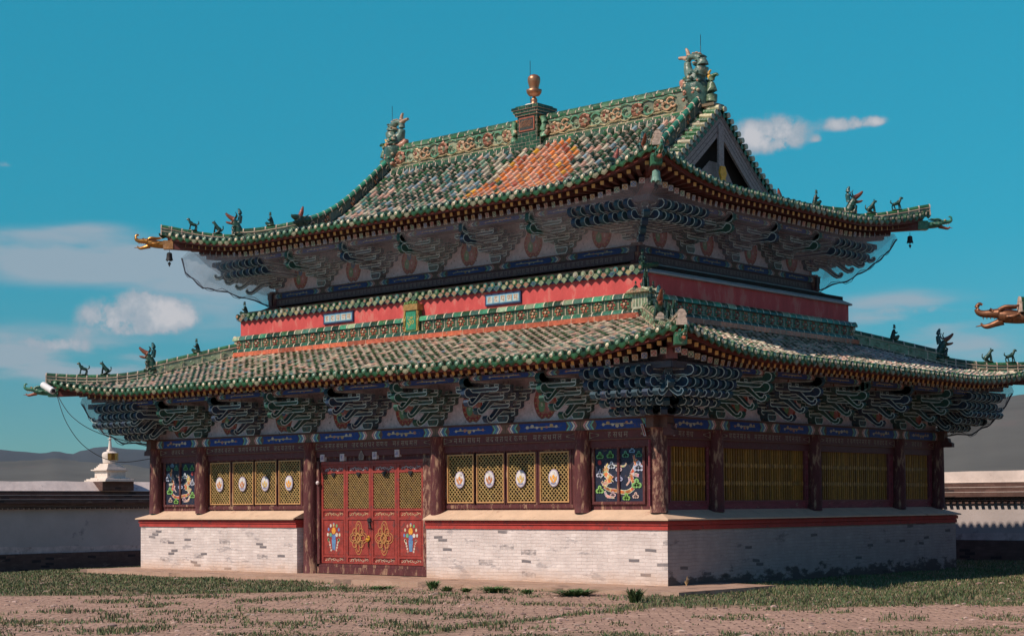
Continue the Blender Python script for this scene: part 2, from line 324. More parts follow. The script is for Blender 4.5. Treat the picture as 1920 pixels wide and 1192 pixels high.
# ------------------------------------------------------------------ colours
G_D=(.013,.045,.020); G_M=(.026,.098,.036); G_L=(.15,.27,.18); CREAM=(.52,.48,.34); PINK=(.62,.36,.26); TEAL=(.05,.16,.14); BLUEG=(.20,.30,.33); MORT=(.58,.44,.34)
ORANGE=(.72,.22,.05); YEL=(.75,.38,.04); RUST=(.40,.10,.05)
def tilecol(pal,bias=0):
    r=min(.999,max(0,random.random()+bias)); acc=0
    for p,c in pal:
        acc+=p
        if r<acc: break
    k=random.uniform(.75,1.25); return tuple(min(.9,x*k) for x in c)
PAL_UP=[(.24,G_D),(.26,G_M),(.12,G_L),(.10,BLUEG),(.08,TEAL),(.11,PINK),(.09,CREAM)]
PAL_OR=[(.34,ORANGE),(.14,(.78,.33,.12)),(.36,(.70,.30,.17)),(.10,RUST),(.06,G_M)]
PAL_LO=[(.30,G_D),(.32,G_M),(.16,G_L),(.02,BLUEG),(.03,TEAL),(.07,PINK),(.10,CREAM)]
hall=empty('temple_hall'); tag(hall,'two-storey painted temple hall with green glazed tile roofs on a whitewashed brick plinth','temple')

# ------------------------------------------------------------------ roofs
class Roof:
    def __init__(s,W,H,prof,lift,flare,ext,gable=None):
        s.W,s.H,s.prof,s.lift,s.flare,s.ext,s.gable=W,H,prof,lift,flare,ext,gable
    def P(s,d):
        pr=s.prof
        d=max(0,min(d,pr[-1][0]))
        for i in range(len(pr)-1):
            if d<=pr[i+1][0]:
                x0,y0=pr[i];x1,y1=pr[i+1];t=(d-x0)/(x1-x0)
                m0=(y1-pr[max(i-1,0)][1])/(x1-pr[max(i-1,0)][0]) if i>0 else (y1-y0)/(x1-x0)
                m1=(pr[min(i+2,len(pr)-1)][1]-y0)/(pr[min(i+2,len(pr)-1)][0]-x0); h=x1-x0
                return (2*t**3-3*t*t+1)*y0+(t**3-2*t*t+t)*h*m0+(-2*t**3+3*t*t)*y1+(t**3-t*t)*h*m1
        return pr[-1][1]
    def S(s,x,y,dz=0):
        ax=s.W-abs(x); ay=s.H-abs(y)
        d=ay if (s.gable and abs(x)<s.gable+.35) and ay>3 else min(ax,ay)
        if s.gable and abs(x)<s.gable and ay<=3: d=ay
        k=max(0,1-max(ax,0)/s.ext)**2*max(0,1-max(ay,0)/s.ext)**2
        q=max(0,1-(max(ax,0)+max(ay,0))/s.ext)**2
        kk=max(k,q*.999) if False else q
        return Vector((x+math.copysign(s.flare*kk,x),y+math.copysign(s.flare*kk,y),s.P(d)+s.lift*kk+dz))
    def side(s,side,a,d,dz=0):
        """side 0 front(-y) 1 right(+x) 2 back 3 left; a = coord along the eave, d = distance in from the eave"""
        if side==0: return s.S(a,-s.H+d,dz)
        if side==2: return s.S(-a,s.H-d,dz)
        g=s.gable; s.gable=None
        r=s.S(s.W-d,a,dz) if side==1 else s.S(-s.W+d,-a,dz)
        s.gable=g; return r
    def half(s,side): return s.W if side in(0,2) else s.H
def roof_tiles(roof,side,dmaxf,palf,pitch=.282,tl=.235,r=.092,parent=None):
    mb=MB(); hw=roof.half(side); n=int(hw/pitch)
    for i in range(-n,n+1):
        a=i*pitch; dm=dmaxf(a)
        if dm<.25: continue
        k=0; d=0.0
        while d<dm-.05:
            d2=min(d+tl,dm)
            p0=roof.side(side,a,d,.0); p1=roof.side(side,a,d2,.0); pa=roof.side(side,a+.01,d,0)
            t=(p1-p0); ln=t.length; t.normalize()
            sd_=(pa-p0); sd_=(sd_-t*sd_.dot(t)).normalized(); nr=sd_.cross(t)
            if nr.z<0: nr=-nr
            jz=random.uniform(-.012,.012)
            c=tilecol(palf(a,d),.55*noise.noise(Vector((p0.x*.45,p0.y*.45,p0.z*.8))) if palf(a,d) is not PAL_OR else 0); vs=[]
            pm=p0+t*min(.055,ln*.3)
            for (p,rr,h) in ((p0,r,.018+jz),(pm,r*.99,.016+jz),(p1,r*.90,jz)):
                for q in range(5):
                    an=math.pi*q/4; vs.append(p+sd_*math.cos(an)*rr+nr*(math.sin(an)*rr+h))
            fs=[];cs=[]
            mc=vary(MORT,.45,1.15,random)
            for u in range(2):
                for q in range(4): fs.append((u*5+q,u*5+q+1,(u+1)*5+q+1,(u+1)*5+q)); cs.append(mc if u==0 else c)
            fs.append((0,1,2,3,4)); cs.append(mc)
            mb.add(vs,fs,cs); d=d2
    o=mb.build('barrel_tiles',M['glaze'],parent,smooth=False); return o
def roof_base(roof,side,dmaxf,parent,palf,pan=.45):
    mb=MB(); hw=roof.half(side); pitch=.282; n=int(hw/pitch)+1
    # pan tile channels between the barrel rows: stepped strips
    for i in range(-n,n):
        a0=max(-hw,i*pitch);a1=min(hw,(i+1)*pitch)
        if a1<=a0: continue
        dm=max(dmaxf(a0),dmaxf(a1),.0)
        if dm<=0: continue
        d=0
        while d<dm:
            d2=min(dm,d+.3)
            c=tilecol(palf((a0+a1)/2,d)); c=tuple(x*pan+.03*y for x,y in zip(c,(1,.8,.6)))
            mid=(a0+a1)/2
            l0,l1,m0,m1,r0,r1=[roof.side(side,a,dd,z) for a,dd,z in ((a0,d,.015),(a0,d2,-.0),(mid,d,-.02),(mid,d2,-.035),(a1,d,.015),(a1,d2,-.0))]
            mb.add([l0,m0,m1,l1,r0,r1],[(0,1,2,3),(1,4,5,2)],c)
            d=d2
    return mb.build('pan_tiles',M['glaze'],parent)
def eave_edge(roof,side,parent,pitch=.282):
    """round tile ends with a pale boss and leaf-shaped drip tiles between"""
    mb=MB(); hw=roof.half(side); n=int((hw-.05)/pitch)
    for i in range(-n,n+1):
        a=i*pitch
        p=roof.side(side,a,0); pa=roof.side(side,a+.05,0); tx=(pa-p).normalized(); o=Vector((tx.y,-tx.x,0)).normalized()
        if o.dot(Vector((p.x,p.y,0)))<0: o=-o
        upv=Vector((0,0,1))
        c=p+o*.05+upv*.045; n_=10; rr=.105
        cg=vary(G_M,.3,.95,random)
        ring=[c+tx*math.cos(q*2*math.pi/n_)*rr+upv*math.sin(q*2*math.pi/n_)*rr for q in range(n_)]
        ring2=[c+tx*math.cos(q*2*math.pi/n_)*rr*.52+upv*math.sin(q*2*math.pi/n_)*rr*.52+o*.018 for q in range(n_)]
        back=[x-o*.16 for x in ring]
        tip=c+o*.045; pale=vary((.55,.46,.32),.5,1.25,random) if random.random()<.75 else G_L
        vs=ring+ring2+back+[tip]
        fs=[(q,(q+1)%n_,n_+(q+1)%n_,n_+q) for q in range(n_)]+[(2*n_+q,2*n_+(q+1)%n_,(q+1)%n_,q) for q in range(n_)]+[(n_+q,n_+(q+1)%n_,3*n_) for q in range(n_)]
        mb.add(vs,fs,[cg]*(2*n_)+[pale]*n_)
        # drip tile
        p2=roof.side(side,a+pitch/2,0)+o*.045
        cd=vary(G_M,.3,.95,random) if random.random()<.8 else (.20,.19,.12)
        w_=pitch*.5; pts=[(-w_,.02),(-w_*.9,-.05),(-.06,-.095),(0,-.125),(.06,-.095),(w_*.9,-.05),(w_,.02)]
        vs=[p2+tx*x+upv*z for x,z in pts]+[p2+tx*x*.6+upv*(z*.62)+o*.015 for x,z in pts]
        k=len(pts); fs=[(q,q+1,k+q+1,k+q) for q in range(k-1)]+[tuple(range(k,2*k))]+[tuple(reversed(range(k)))]
        mb.add(vs,fs,[cd]*(k-1)+[tuple(x*1.1 for x in cd)]+[cd])
    return mb.build('eave_tiles',M['glaze_clean'],parent)
RAFT=[(.10,.22,.55),(.50,.14,.16),(.10,.32,.22),(.55,.26,.05)]
rafters=[]   # (distance to camera, builder args)
def rafter_rows(roof,side,parent,wallhalf,inner,pitch=.282):
    hw=roof.half(side); n=int((hw-.1)/pitch)
    wall=wallhalf
    res=[]
    for i in range(-n,n+1):
        a=i*pitch+.0
        ai=a if abs(a)<wall else math.copysign(wall+(abs(a)-wall)*.12,a)
        # flying rafter
        p0=roof.side(side,a*(hw-.12)/hw,.16,-.215); p1=roof.side(side,a+(ai-a)*.42,1.3,-.215)
        q0=roof.side(side,a*(hw-.62)/hw,.62,-.36); q1=roof.side(side,ai,inner,-.40)
        res.append((p0,p1,q0,q1,i))
    return res
def sq_beam(mb,p0,p1,w_,c,endc,deco=None):
    t=(p1-p0).normalized(); a=t.cross(Vector((0,0,1))).normalized(); b=a.cross(t)
    if b.z<0: b=-b
    vs=[]
    for p in (p0,p1): vs+=[p-a*w_-b*w_,p+a*w_-b*w_,p+a*w_+b*w_,p-a*w_+b*w_]
    mb.add(vs,[(4,5,6,7),(0,1,5,4),(1,2,6,5),(2,3,7,6),(3,0,4,7)],c)
    e=[p0-a*w_-b*w_,p0+a*w_-b*w_,p0+a*w_+b*w_,p0-a*w_+b*w_]
    if deco is None: mb.add(e,[(3,2,1,0)],endc)
    else:
        # painted end: pale border and crossed diagonals
        cc=sum(e,Vector())/4; i1=[cc+(x-cc)*.80 for x in e]
        mb.add(e+i1,[(q,(q+1)%4,4+(q+1)%4,4+q) for q in range(4)]+[(4,5,6,7)],[endc]*4+[deco])
        o=-t*.003
        for s_ in (0,1):
            d=(i1[2+s_ if s_==0 else 3]-i1[0 if s_==0 else 1]); d.normalize(); sdv=d.cross(t).normalized()*w_*.11
            A=i1[0 if s_==0 else 1]+o*(1+s_); B=i1[2 if s_==0 else 3]+o*(1+s_)
            mb.add([A-sdv,A+sdv,B+sdv,B-sdv],[(0,1,2,3)],endc)
        mb.box(tuple(cc+o*3-Vector((w_*.16,)*3)),tuple(cc+o*3+Vector((w_*.16,)*3)),endc)
# lower roof and upper roof
LOW=Roof(12.15,9.2,[(0,5.45),(1,5.74),(2,6.06),(3,6.39),(4.1,6.74)],.48,.28,4.2)
UPR=Roof(9.6,6.6,[(0,10.13),(1.3,10.33),(2.6,10.63),(3.5,10.97),(4.4,11.50),(5.4,12.29),(6.6,13.32)],.58,.28,4.0,gable=6.7)
def low_dm(side):
    hw=LOW.half(side); lim=4.02
    return lambda a: min(lim,hw-abs(a))
def up_dm(side):
    if side in(0,2): return lambda a: 6.6 if abs(a)<6.98 else 9.6-abs(a)
    return lambda a: min(2.95,6.6-abs(a))
def pal_up(a,d):
    # orange lozenge on the middle of the front slope
    k=abs(a-(1.9-.9*d/6.6))-(4.7-4.5*d/6.6)+.5*noise.noise(Vector((a*1.2,d*1.2,0)))
    if k<-.25: return PAL_OR
    if k<.15: return [(.4,YEL),(.3,RUST),(.3,ORANGE)]
    if d<.7: return [(.5,(.55,.33,.22)),(.2,PINK),(.3,G_M)]
    return PAL_UP
def pal_up_side(a,d): return PAL_UP
def pal_lo(a,d): return PAL_LO
lower_roof=empty('lower_roof',parent=hall); upper_roof=empty('upper_roof',parent=hall)
for sd_ in range(4):
    roof_tiles(LOW,sd_,low_dm(sd_),pal_lo,parent=lower_roof); roof_base(LOW,sd_,low_dm(sd_),lower_roof,pal_lo,.6)
    eave_edge(LOW,sd_,lower_roof)
    pf=pal_up if sd_==0 else pal_up_side
    roof_tiles(UPR,sd_,up_dm(sd_),pf,parent=upper_roof); roof_base(UPR,sd_,up_dm(sd_),upper_roof,pf)
    eave_edge(UPR,sd_,upper_roof)
def ident(x,y,z): return (x,y,z)
# soffit boards + rafters + fascia
allr=[]
for roof,par,wx,wy,inx in ((LOW,lower_roof,9.3,6.4,2.7),(UPR,upper_roof,7.0,4.1,2.6)):
    sf=MB()
    for sd_ in range(4):
        hw=roof.half(sd_); wall=wx if sd_ in(0,2) else wy
        inner=(roof.W-wx) if sd_ in(1,3) else (roof.H-wy)
        # boards
        n=40
        for i in range(n):
            a0=-hw+2*hw*i/n; a1=-hw+2*hw*(i+1)/n
            dd=[.05,.6,1.4,2.2,inner+.1]
            for j in range(len(dd)-1):
                def pt(a,d):
                    aa=max(-hw+d*1.0,min(hw-d*1.0,a)); return roof.side(sd_,aa,d,-.13-.0*d)
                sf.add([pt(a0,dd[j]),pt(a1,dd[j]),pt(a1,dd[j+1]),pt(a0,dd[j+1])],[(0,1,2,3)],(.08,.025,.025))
            # fascia under the tile ends
            def fa(a,z,dq=.07): return roof.side(sd_,max(-hw+dq,min(hw-dq,a)),dq,z)
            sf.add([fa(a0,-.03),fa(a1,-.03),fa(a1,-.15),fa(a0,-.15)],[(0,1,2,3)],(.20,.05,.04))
        for r_ in rafter_rows(roof,sd_,par,wall,inner):
            mid=(r_[2]-CAM).length
            allr.append((mid if sd_ in(0,1) else mid+1000,r_,sd_,par))
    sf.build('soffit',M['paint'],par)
allr.sort(key=lambda t:t[0])
rest={id(lower_roof):MB(),id(upper_roof):MB()}
for k,(dist,(p0,p1,q0,q1,i),sd_,par) in enumerate(allr):
    mb=MB() if k<100 else rest[id(par)]
    ec=RAFT[i%4]; 
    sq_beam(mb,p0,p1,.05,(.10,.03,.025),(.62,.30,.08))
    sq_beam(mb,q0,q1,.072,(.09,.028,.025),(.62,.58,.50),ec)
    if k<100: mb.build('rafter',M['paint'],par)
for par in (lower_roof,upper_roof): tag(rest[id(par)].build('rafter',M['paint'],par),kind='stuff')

# ------------------------------------------------------------------ ridges
def sweep(mb,path,w0,w1,z0,z1,seg=.33,c=G_M,joint=MORT,roundtop=False,carved=None,proud=0):
    """course laid along a path; z0,z1 offsets above the path; short pale joints between pieces"""
    P=[Vector(p) for p in path]; L=[0]
    for i in range(len(P)-1): L.append(L[-1]+(P[i+1]-P[i]).length)
    def at(s):
        s=max(0,min(L[-1],s))
        for i in range(len(P)-1):
            if s<=L[i+1]+1e-9:
                t=(s-L[i])/max(1e-9,L[i+1]-L[i]); return P[i].lerp(P[i+1],t),(P[i+1]-P[i]).normalized()
        return P[-1],(P[-1]-P[-2]).normalized()
    n=max(1,round(L[-1]/seg)); st=L[-1]/n
    for i in range(n):
        for (s0,s1,cc,e) in ((i*st,i*st+.035,joint,.006),(i*st+.035,(i+1)*st,None,0)):
            cc=cc or vary((c if not isinstance(c,list) else random.choice(c)),.6,1.5,random)
            vs=[]
            for s_ in (s0,s1):
                p,t=at(s_); a=Vector((t.y,-t.x,0)).normalized(); z=Vector((0,0,1))
                if roundtop:
                    for q in range(7):
                        an=math.pi*q/6; vs.append(p+a*math.cos(an)*(w0+e)+z*(z0+(z1-z0)*math.sin(an)+e))
                else: vs+=[p+a*(w0+e)+z*z0,p+a*(w1+e)+z*z1,p-a*(w1+e)+z*z1,p-a*(w0+e)+z*z0]
            k=7 if roundtop else 4
            mb.add(vs,[(q,q+1,k+q+1,k+q) for q in range(k-1)]+[(k-1,0,k,2*k-1),tuple(range(k)),tuple(reversed(range(k,2*k)))],cc)
    return at,L[-1]
def rosette(mb,o,ax,upv,nv,r,cp,cc,np_=6,bump=.03):
    o=Vector(o);ax=Vector(ax);upv=Vector(upv);nv=Vector(nv)
    for k in range(np_):
        an=k*2*math.pi/np_+random.uniform(-.1,.1); d=ax*math.cos(an)+upv*math.sin(an); s=nv.cross(d)
        c1=o+d*r*.35; c2=o+d*r; m_=o+d*r*.72+nv*bump
        mb.add([c1-s*r*.10,m_-s*r*.3,c2,m_+s*r*.3,c1+s*r*.10,o+d*r*.6+nv*(bump*1.6)],[(0,1,5),(1,2,5),(2,3,5),(3,4,5),(4,0,5)],vary(cp,.7,1.3,random))
    q=[o+nv*bump*1.4+(ax*math.cos(t*math.pi/3)+upv*math.sin(t*math.pi/3))*r*.26 for t in range(6)]
    mb.add(q+[o+nv*bump*2.2],[(t,(t+1)%6,6) for t in range(6)],cc)
def curl(mb,o,ax,upv,nv,r,c,flip=1,th=.028):
    o=Vector(o)+Vector(nv)*.02; pts=[];rad=[]
    for k in range(15):
        t=k/14; an=flip*(t*4.6+.4); rr=r*(1-.78*t); pts.append(o+Vector(ax)*math.cos(an)*rr+Vector(upv)*math.sin(an)*rr+Vector(nv)*.02); rad.append(th*(1-.4*t))
    mb.tube(pts,rad,5,c)
# -- small figures (prototypes, shared mesh)
def make_beast(k):
    g=(.012,.036,.028); g2=(.02,.065,.045)
    if k=='sit':
        ch=[[(-.12,0,.05,.05),(-.08,0,.12,.075),(.0,0,.20,.07),(.06,0,.30,.05),(.10,0,.36,.045),(.17,0,.37,.03)],
            [(.06,.04,.24,.03),(.09,.05,.12,.022),(.10,.05,0,.024)],[(.06,-.04,.24,.03),(.09,-.05,.12,.022),(.10,-.05,0,.024)],
            [(-.10,.06,.10,.05),(-.02,.07,.03,.03),(.05,.07,.01,.02)],[(-.10,-.06,.10,.05),(-.02,-.07,.03,.03),(.05,-.07,.01,.02)],
            [(-.13,0,.08,.03),(-.20,0,.16,.025),(-.19,0,.25,.015)],[(.09,.02,.38,.012),(.08,.03,.44,.008)],[(.09,-.02,.38,.012),(.08,-.03,.44,.008)]]
        cols=[g2,g,g,g,g,g2,g,g]
    elif k=='stand':
        ch=[[(-.14,0,.17,.04),(-.05,0,.19,.055),(.04,0,.22,.05),(.10,0,.32,.04),(.12,0,.38,.04),(.19,0,.36,.025)],
            [(.05,.03,.2,.03),(.07,.04,.1,.02),(.07,.04,0,.022)],[(.05,-.03,.2,.03),(.09,-.04,.1,.02),(.11,-.04,0,.022)],
            [(-.12,.03,.17,.035),(-.16,.04,.09,.02),(-.13,.04,0,.022)],[(-.12,-.03,.17,.035),(-.10,-.04,.08,.02),(-.07,-.04,0,.022)],
            [(-.16,0,.18,.02),(-.22,0,.24,.025),(-.20,0,.30,.012)],[(.05,0,.30,.02),(.02,0,.27,.03),(-.02,0,.24,.02)]]
        cols=[g2,g,g,g,g,g2,g]
    elif k=='rider':
        ch=[[(-.05,0,0,.07),(-.02,0,.12,.07),(.0,0,.22,.06),(.02,0,.30,.035)],[(.02,0,.33,.045),(.03,0,.40,.045),(.0,0,.45,.02)],
            [(0,.05,.25,.025),(.06,.09,.17,.02),(.10,.05,.20,.018)],[(0,-.05,.25,.025),(.06,-.09,.17,.02),(.10,-.05,.20,.018)],
            [(-.10,0,.04,.06),(.1,0,.04,.06),(.17,0,.10,.04)]]
        cols=[g,g2,g,g,g2]
    elif k=='hipdragon':
        # body on the ridge, open jaws outward, tall split crest behind
        rust=(.20,.06,.03)
        ch=[[(-.12,0,0,.13),(-.06,0,.2,.15),(.02,0,.38,.13),(.12,0,.52,.12)],
            [(.10,0,.58,.10),(.24,0,.66,.075),(.36,0,.76,.05),(.40,0,.82,.03)],
            [(.10,0,.46,.09),(.24,0,.45,.05),(.34,0,.47,.04),(.40,0,.50,.02)],
            [(-.08,0,.45,.09),(-.12,0,.65,.085),(-.11,0,.85,.075),(-.06,0,.98,.03)],
            [(.06,.08,.62,.03),(.0,.12,.74,.02),(.04,.13,.84,.01)],[(.06,-.08,.62,.03),(.0,-.12,.74,.02),(.04,-.13,.84,.01)],
            [(.05,.12,.05,.07),(.12,.13,.18,.05),(.16,.10,.28,.03)],[(.05,-.12,.05,.07),(.12,-.13,.18,.05),(.16,-.10,.28,.03)],
            [(-.02,.1,.3,.05),(.1,.13,.32,.03),(.18,.12,.26,.02)],[(-.02,-.1,.3,.05),(.1,-.13,.32,.03),(.18,-.12,.26,.02)]]
        cols=[g2,rust,rust,(.03,.10,.10),g,g,g,g,g2,g2]
    elif k=='horned':
        ch=[[(-.15,0,0,.16),(-.1,0,.22,.17),(.03,0,.38,.16),(.10,0,.48,.11)],
            [(.08,0,.46,.12),(.22,0,.48,.09),(.32,0,.50,.05),(.34,0,.55,.02)],[(.05,0,.30,.10),(.2,0,.30,.06),(.28,0,.30,.03)],
            [(.0,0,.5,.09),(-.08,0,.68,.07),(-.14,0,.86,.02)],
            [(.0,.12,.48,.04),(-.1,.18,.50,.03),(-.2,.2,.58,.01)],[(.0,-.12,.48,.04),(-.1,-.18,.50,.03),(-.2,-.2,.58,.01)],
            [(-.05,.13,.3,.06),(-.16,.17,.3,.03),(-.24,.16,.36,.01)],[(-.05,-.13,.3,.06),(-.16,-.17,.3,.03),(-.24,-.16,.36,.01)]]
        cols=[g,g2,g,(.22,.06,.04),g2,g2,g,g]
    def ex(mb):
        if k in('hipdragon','horned'):
            mb.box((-.22,-.15,-.06),(.22,.15,.02),G_D)
        else: mb.box((-.16,-.08,-.03),(.14,.08,.01),G_D)
    o=skinobj('ridge_beast',ch,M['glaze_clean'],None,cols=cols,extra=ex); return o
protos={k:make_beast(k) for k in('sit','stand','rider','hipdragon','horned')}
used=set()
def place(k,loc,rz,par,scale=1,name=None,store=protos):
    o=store[k]
    if k in used: o=dup(o)
    used.add(k)
    o.parent=par; o.location=loc; o.rotation_euler=(0,0,rz); o.scale=(scale,)*3
    return o
def hip_path(roof,sx,sy,t0,t1,n=14):
    return [roof.S(sx*(roof.W-t),sy*(roof.H-t),0) for t in [t0+(t1-t0)*i/n for i in range(n+1)]]
def hip_ridge(roof,par,sx,sy,tb,tt,beasts):
    mb=MB()
    lowp=hip_path(roof,sx,sy,-.06,tb+.1,10); top=hip_path(roof,sx,sy,tb-.15,tt,10)
    sweep(mb,lowp,.12,.11,-.02,.10,c=G_D); sweep(mb,lowp,.115,.115,.10,.125,c=(.50,.38,.27)); sweep(mb,lowp,.085,.085,.125,.20,c=(.08,.13,.09)); sweep(mb,lowp,.105,.105,.20,.225,c=(.50,.38,.27)); sweep(mb,lowp,.10,.10,.225,.25,c=G_D); sweep(mb,lowp,.085,.0,.25,.33,c=G_M,roundtop=True)
    sweep(mb,top,.12,.12,-.02,.10,c=G_D)
    at,L=sweep(mb,top,.085,.085,.10,.36,seg=.62,c=(.19,.22,.14),joint=(.60,.46,.33))
    sweep(mb,top,.115,.115,.36,.385,c=(.52,.40,.28)); sweep(mb,top,.11,.11,.385,.42,c=(.05,.09,.05)); sweep(mb,top,.118,.118,.10,.12,c=(.50,.38,.27)); sweep(mb,top,.085,0,.42,.51,c=G_M,roundtop=True)
    k=int(L/.31)
    for i in range(k):
        s=(i+.5)*L/k; p,t=at(s); a=Vector((t.y,-t.x,0)).normalized(); zz=Vector((0,0,1)); tt_=Vector((t.x,t.y,t.z))
        for sg in (1,-1):
            curl(mb,p+a*sg*.085+zz*.23,tt_,zz,a*sg,.09,(.22,.34,.2),1 if i%2 else -1,.018)
    mb.build('hip_ridge',M['glaze_clean'],par)
    ang=math.atan2(sy,sx)
    for kind,t,h in beasts:
        p=roof.S(sx*(roof.W-t),sy*(roof.H-t),h); place(kind,p,ang,par,.95 if kind in('sit','stand','rider') else .88)
for sx in(1,-1):
    for sy in(1,-1):
        hip_ridge(LOW,lower_roof,sx,sy,2.05,4.0,[('stand',.62,.34),('sit',1.05,.34),('hipdragon',2.0,.30),('rider',3.05,.52)])
        hip_ridge(UPR,upper_roof,sx,sy,1.45,2.75,[('stand',.52,.34),('sit',1.0,.34),('hipdragon',1.4,.30),('rider',2.15,.52)])
# descending ridges
for sx in(1,-1):
    for sy in(1,-1):
        path=[UPR.S(sx*6.42,sy*y,0) for y in [.05+(3.95)*i/18 for i in range(19)]]
        mb=MB()
        sweep(mb,path,.13,.13,-.03,.12,c=G_D); at,L=sweep(mb,path,.09,.09,.12,.42,seg=.62,c=(.04,.08,.08),joint=(.30,.25,.18)); sweep(mb,path,.12,.12,.42,.47,c=G_D); sweep(mb,path,.095,0,.47,.58,c=(.03,.20,.12),roundtop=True)
        for i in range(7):
            p,t=at((i+.5)*L/7); a=Vector((t.y,-t.x,0)).normalized()
            for sg in (1,-1):
                q=p+a*sg*.09+Vector((0,0,.27))
                if i%2: rosette(mb,q,t,(0,0,1),a*sg,.13,(.45,.16,.08),(.5,.3,.2),6,.03)
                else: curl(mb,q,t,Vector((0,0,1)),a*sg,.12,(.35,.28,.2),1,.022)
        mb.build('descending_ridge',M['glaze_clean'],upper_roof)
        place('horned',UPR.S(sx*6.42,sy*4.12,.12),math.atan2(sy,0),upper_roof,1.0)
# verge tiles along the gables
for sx in(1,-1):
    mb=MB()
    for sy in (1,-1):
        y=.1
        while y<3.05:
            p=UPR.S(sx*6.7,sy*y,.02); p2=UPR.S(sx*6.7,sy*(y+.16),.02); t=(p2-p).normalized(); nr=Vector((1,0,0)).cross(t); nr=nr if nr.z>0 else -nr
            A=p+nr*.05; B=A+Vector((sx*.40,0,-.05))
            cc=vary((G_M if random.random()<.7 else (.40,.36,.22)),.7,1.6,random)
            mb.tube([A,B,B+Vector((sx*.03,0,0))],[.075,.085,.085],8,[cc,(.45,.40,.28)])
            q=B+Vector((0,0,-.0))-nr*.10+t*.11
            mb.add([q+t*.09,q-t*.09,q-t*.05-nr*.12,q+t*.05-nr*.12],[(0,1,2,3)],G_M)
            y+=.235*max(.45,abs(t.y))
        # verge bed
        for i in range(16):
            y0=sy*3.1*i/16;y1=sy*3.1*(i+1)/16
            mb.add([UPR.S(sx*6.3,y0,.01),UPR.S(sx*6.3,y1,.01),UPR.S(sx*6.3,y1,.0)+Vector((sx*.76,0,-.08)),UPR.S(sx*6.3,y0,.0)+Vector((sx*.76,0,-.08))],[(0,1,2,3)],G_D)
    mb.build('verge_tiles',M['glaze_clean'],upper_roof)
    # barge boards, gable wall, pendant
    bb=MB()
    for sy in(1,-1):
        for i in range(14):
            y0=3.05*i/14; y1=3.05*(i+1)/14
            def q(y,dz): 
                p=UPR.S(sx*6.7,sy*y,0); return (sx*7.02,p.y,p.z+dz)
            def q2(y,dz):
                p=UPR.S(sx*6.7,sy*y,0); return (sx*6.95,p.y,p.z+dz)
            t0=t1=-.80
            vs=[q(y0,-.12),q(y1,-.12),q(y1,t1),q(y0,t0),q2(y0,-.12),q2(y1,-.12),q2(y1,t1),q2(y0,t0)]
            bb.add(vs,[(0,1,2,3),(7,6,5,4),(0,4,5,1),(3,2,6,7)],(.3,.26,.25))
    bb.build('barge_board',M['greywood'],upper_roof)
    gl=MB()
    for k in (.30,.46,.62):
        for sy in(1,-1):
            for i in range(14):
                y0=3.05*i/14; y1=3.05*(i+1)/14
                p0=UPR.S(sx*6.7,sy*y0,0);p1=UPR.S(sx*6.7,sy*y1,0)
                gl.add([(sx*7.024,p0.y,p0.z-k),(sx*7.024,p1.y,p1.z-k),(sx*7.024,p1.y,p1.z-k-.018),(sx*7.024,p0.y,p0.z-k-.018)],[(0,1,2,3)],(.05,.04,.04))
    gl.build('board_joints',M['dark'],upper_roof)
    gw=MB(); P=[(sx*6.72,y,UPR.S(sx*6.7,y,0).z-.15) for y in [-3.3+6.6*i/16 for i in range(17)]]
    gw.add(P+[(sx*6.72,3.3,10.55),(sx*6.72,-3.3,10.55)],[tuple(range(19))],(.05,.03,.03))
    gw.build('gable_wall',M['dark'],upper_roof)
    pl=MB(); # recessed plank field seen between the barge boards
    pl.add([(sx*6.78,-1.35,10.8),(sx*6.78,1.35,10.8),(sx*6.78,.55,11.75),(sx*6.78,-.2,11.75)],[(0,1,2,3)],(.3,.25,.25))
    pl.build('gable_planks',M['greywood'],upper_roof)
    kp=MB(); kp.box((sx*7.035-.03,-.13,11.45),(sx*7.035+.03,.13,12.75)); kp.build('gable_post',M['greywood'],upper_roof)
    fp=MB(); fp.prism([(-.1,.32),(-.17,.12),(-.10,-.02),(-.2,-.24),(-.05,-.2),(0,-.3),(.05,-.2),(.2,-.24),(.10,-.02),(.17,.12),(.1,.32)][::-1],lambda a,b,t:(sx*(7.07+t),a,11.25+b),0,.06,YEL); fp.build('gable_pendant',M['paint'],upper_roof)
# main ridge

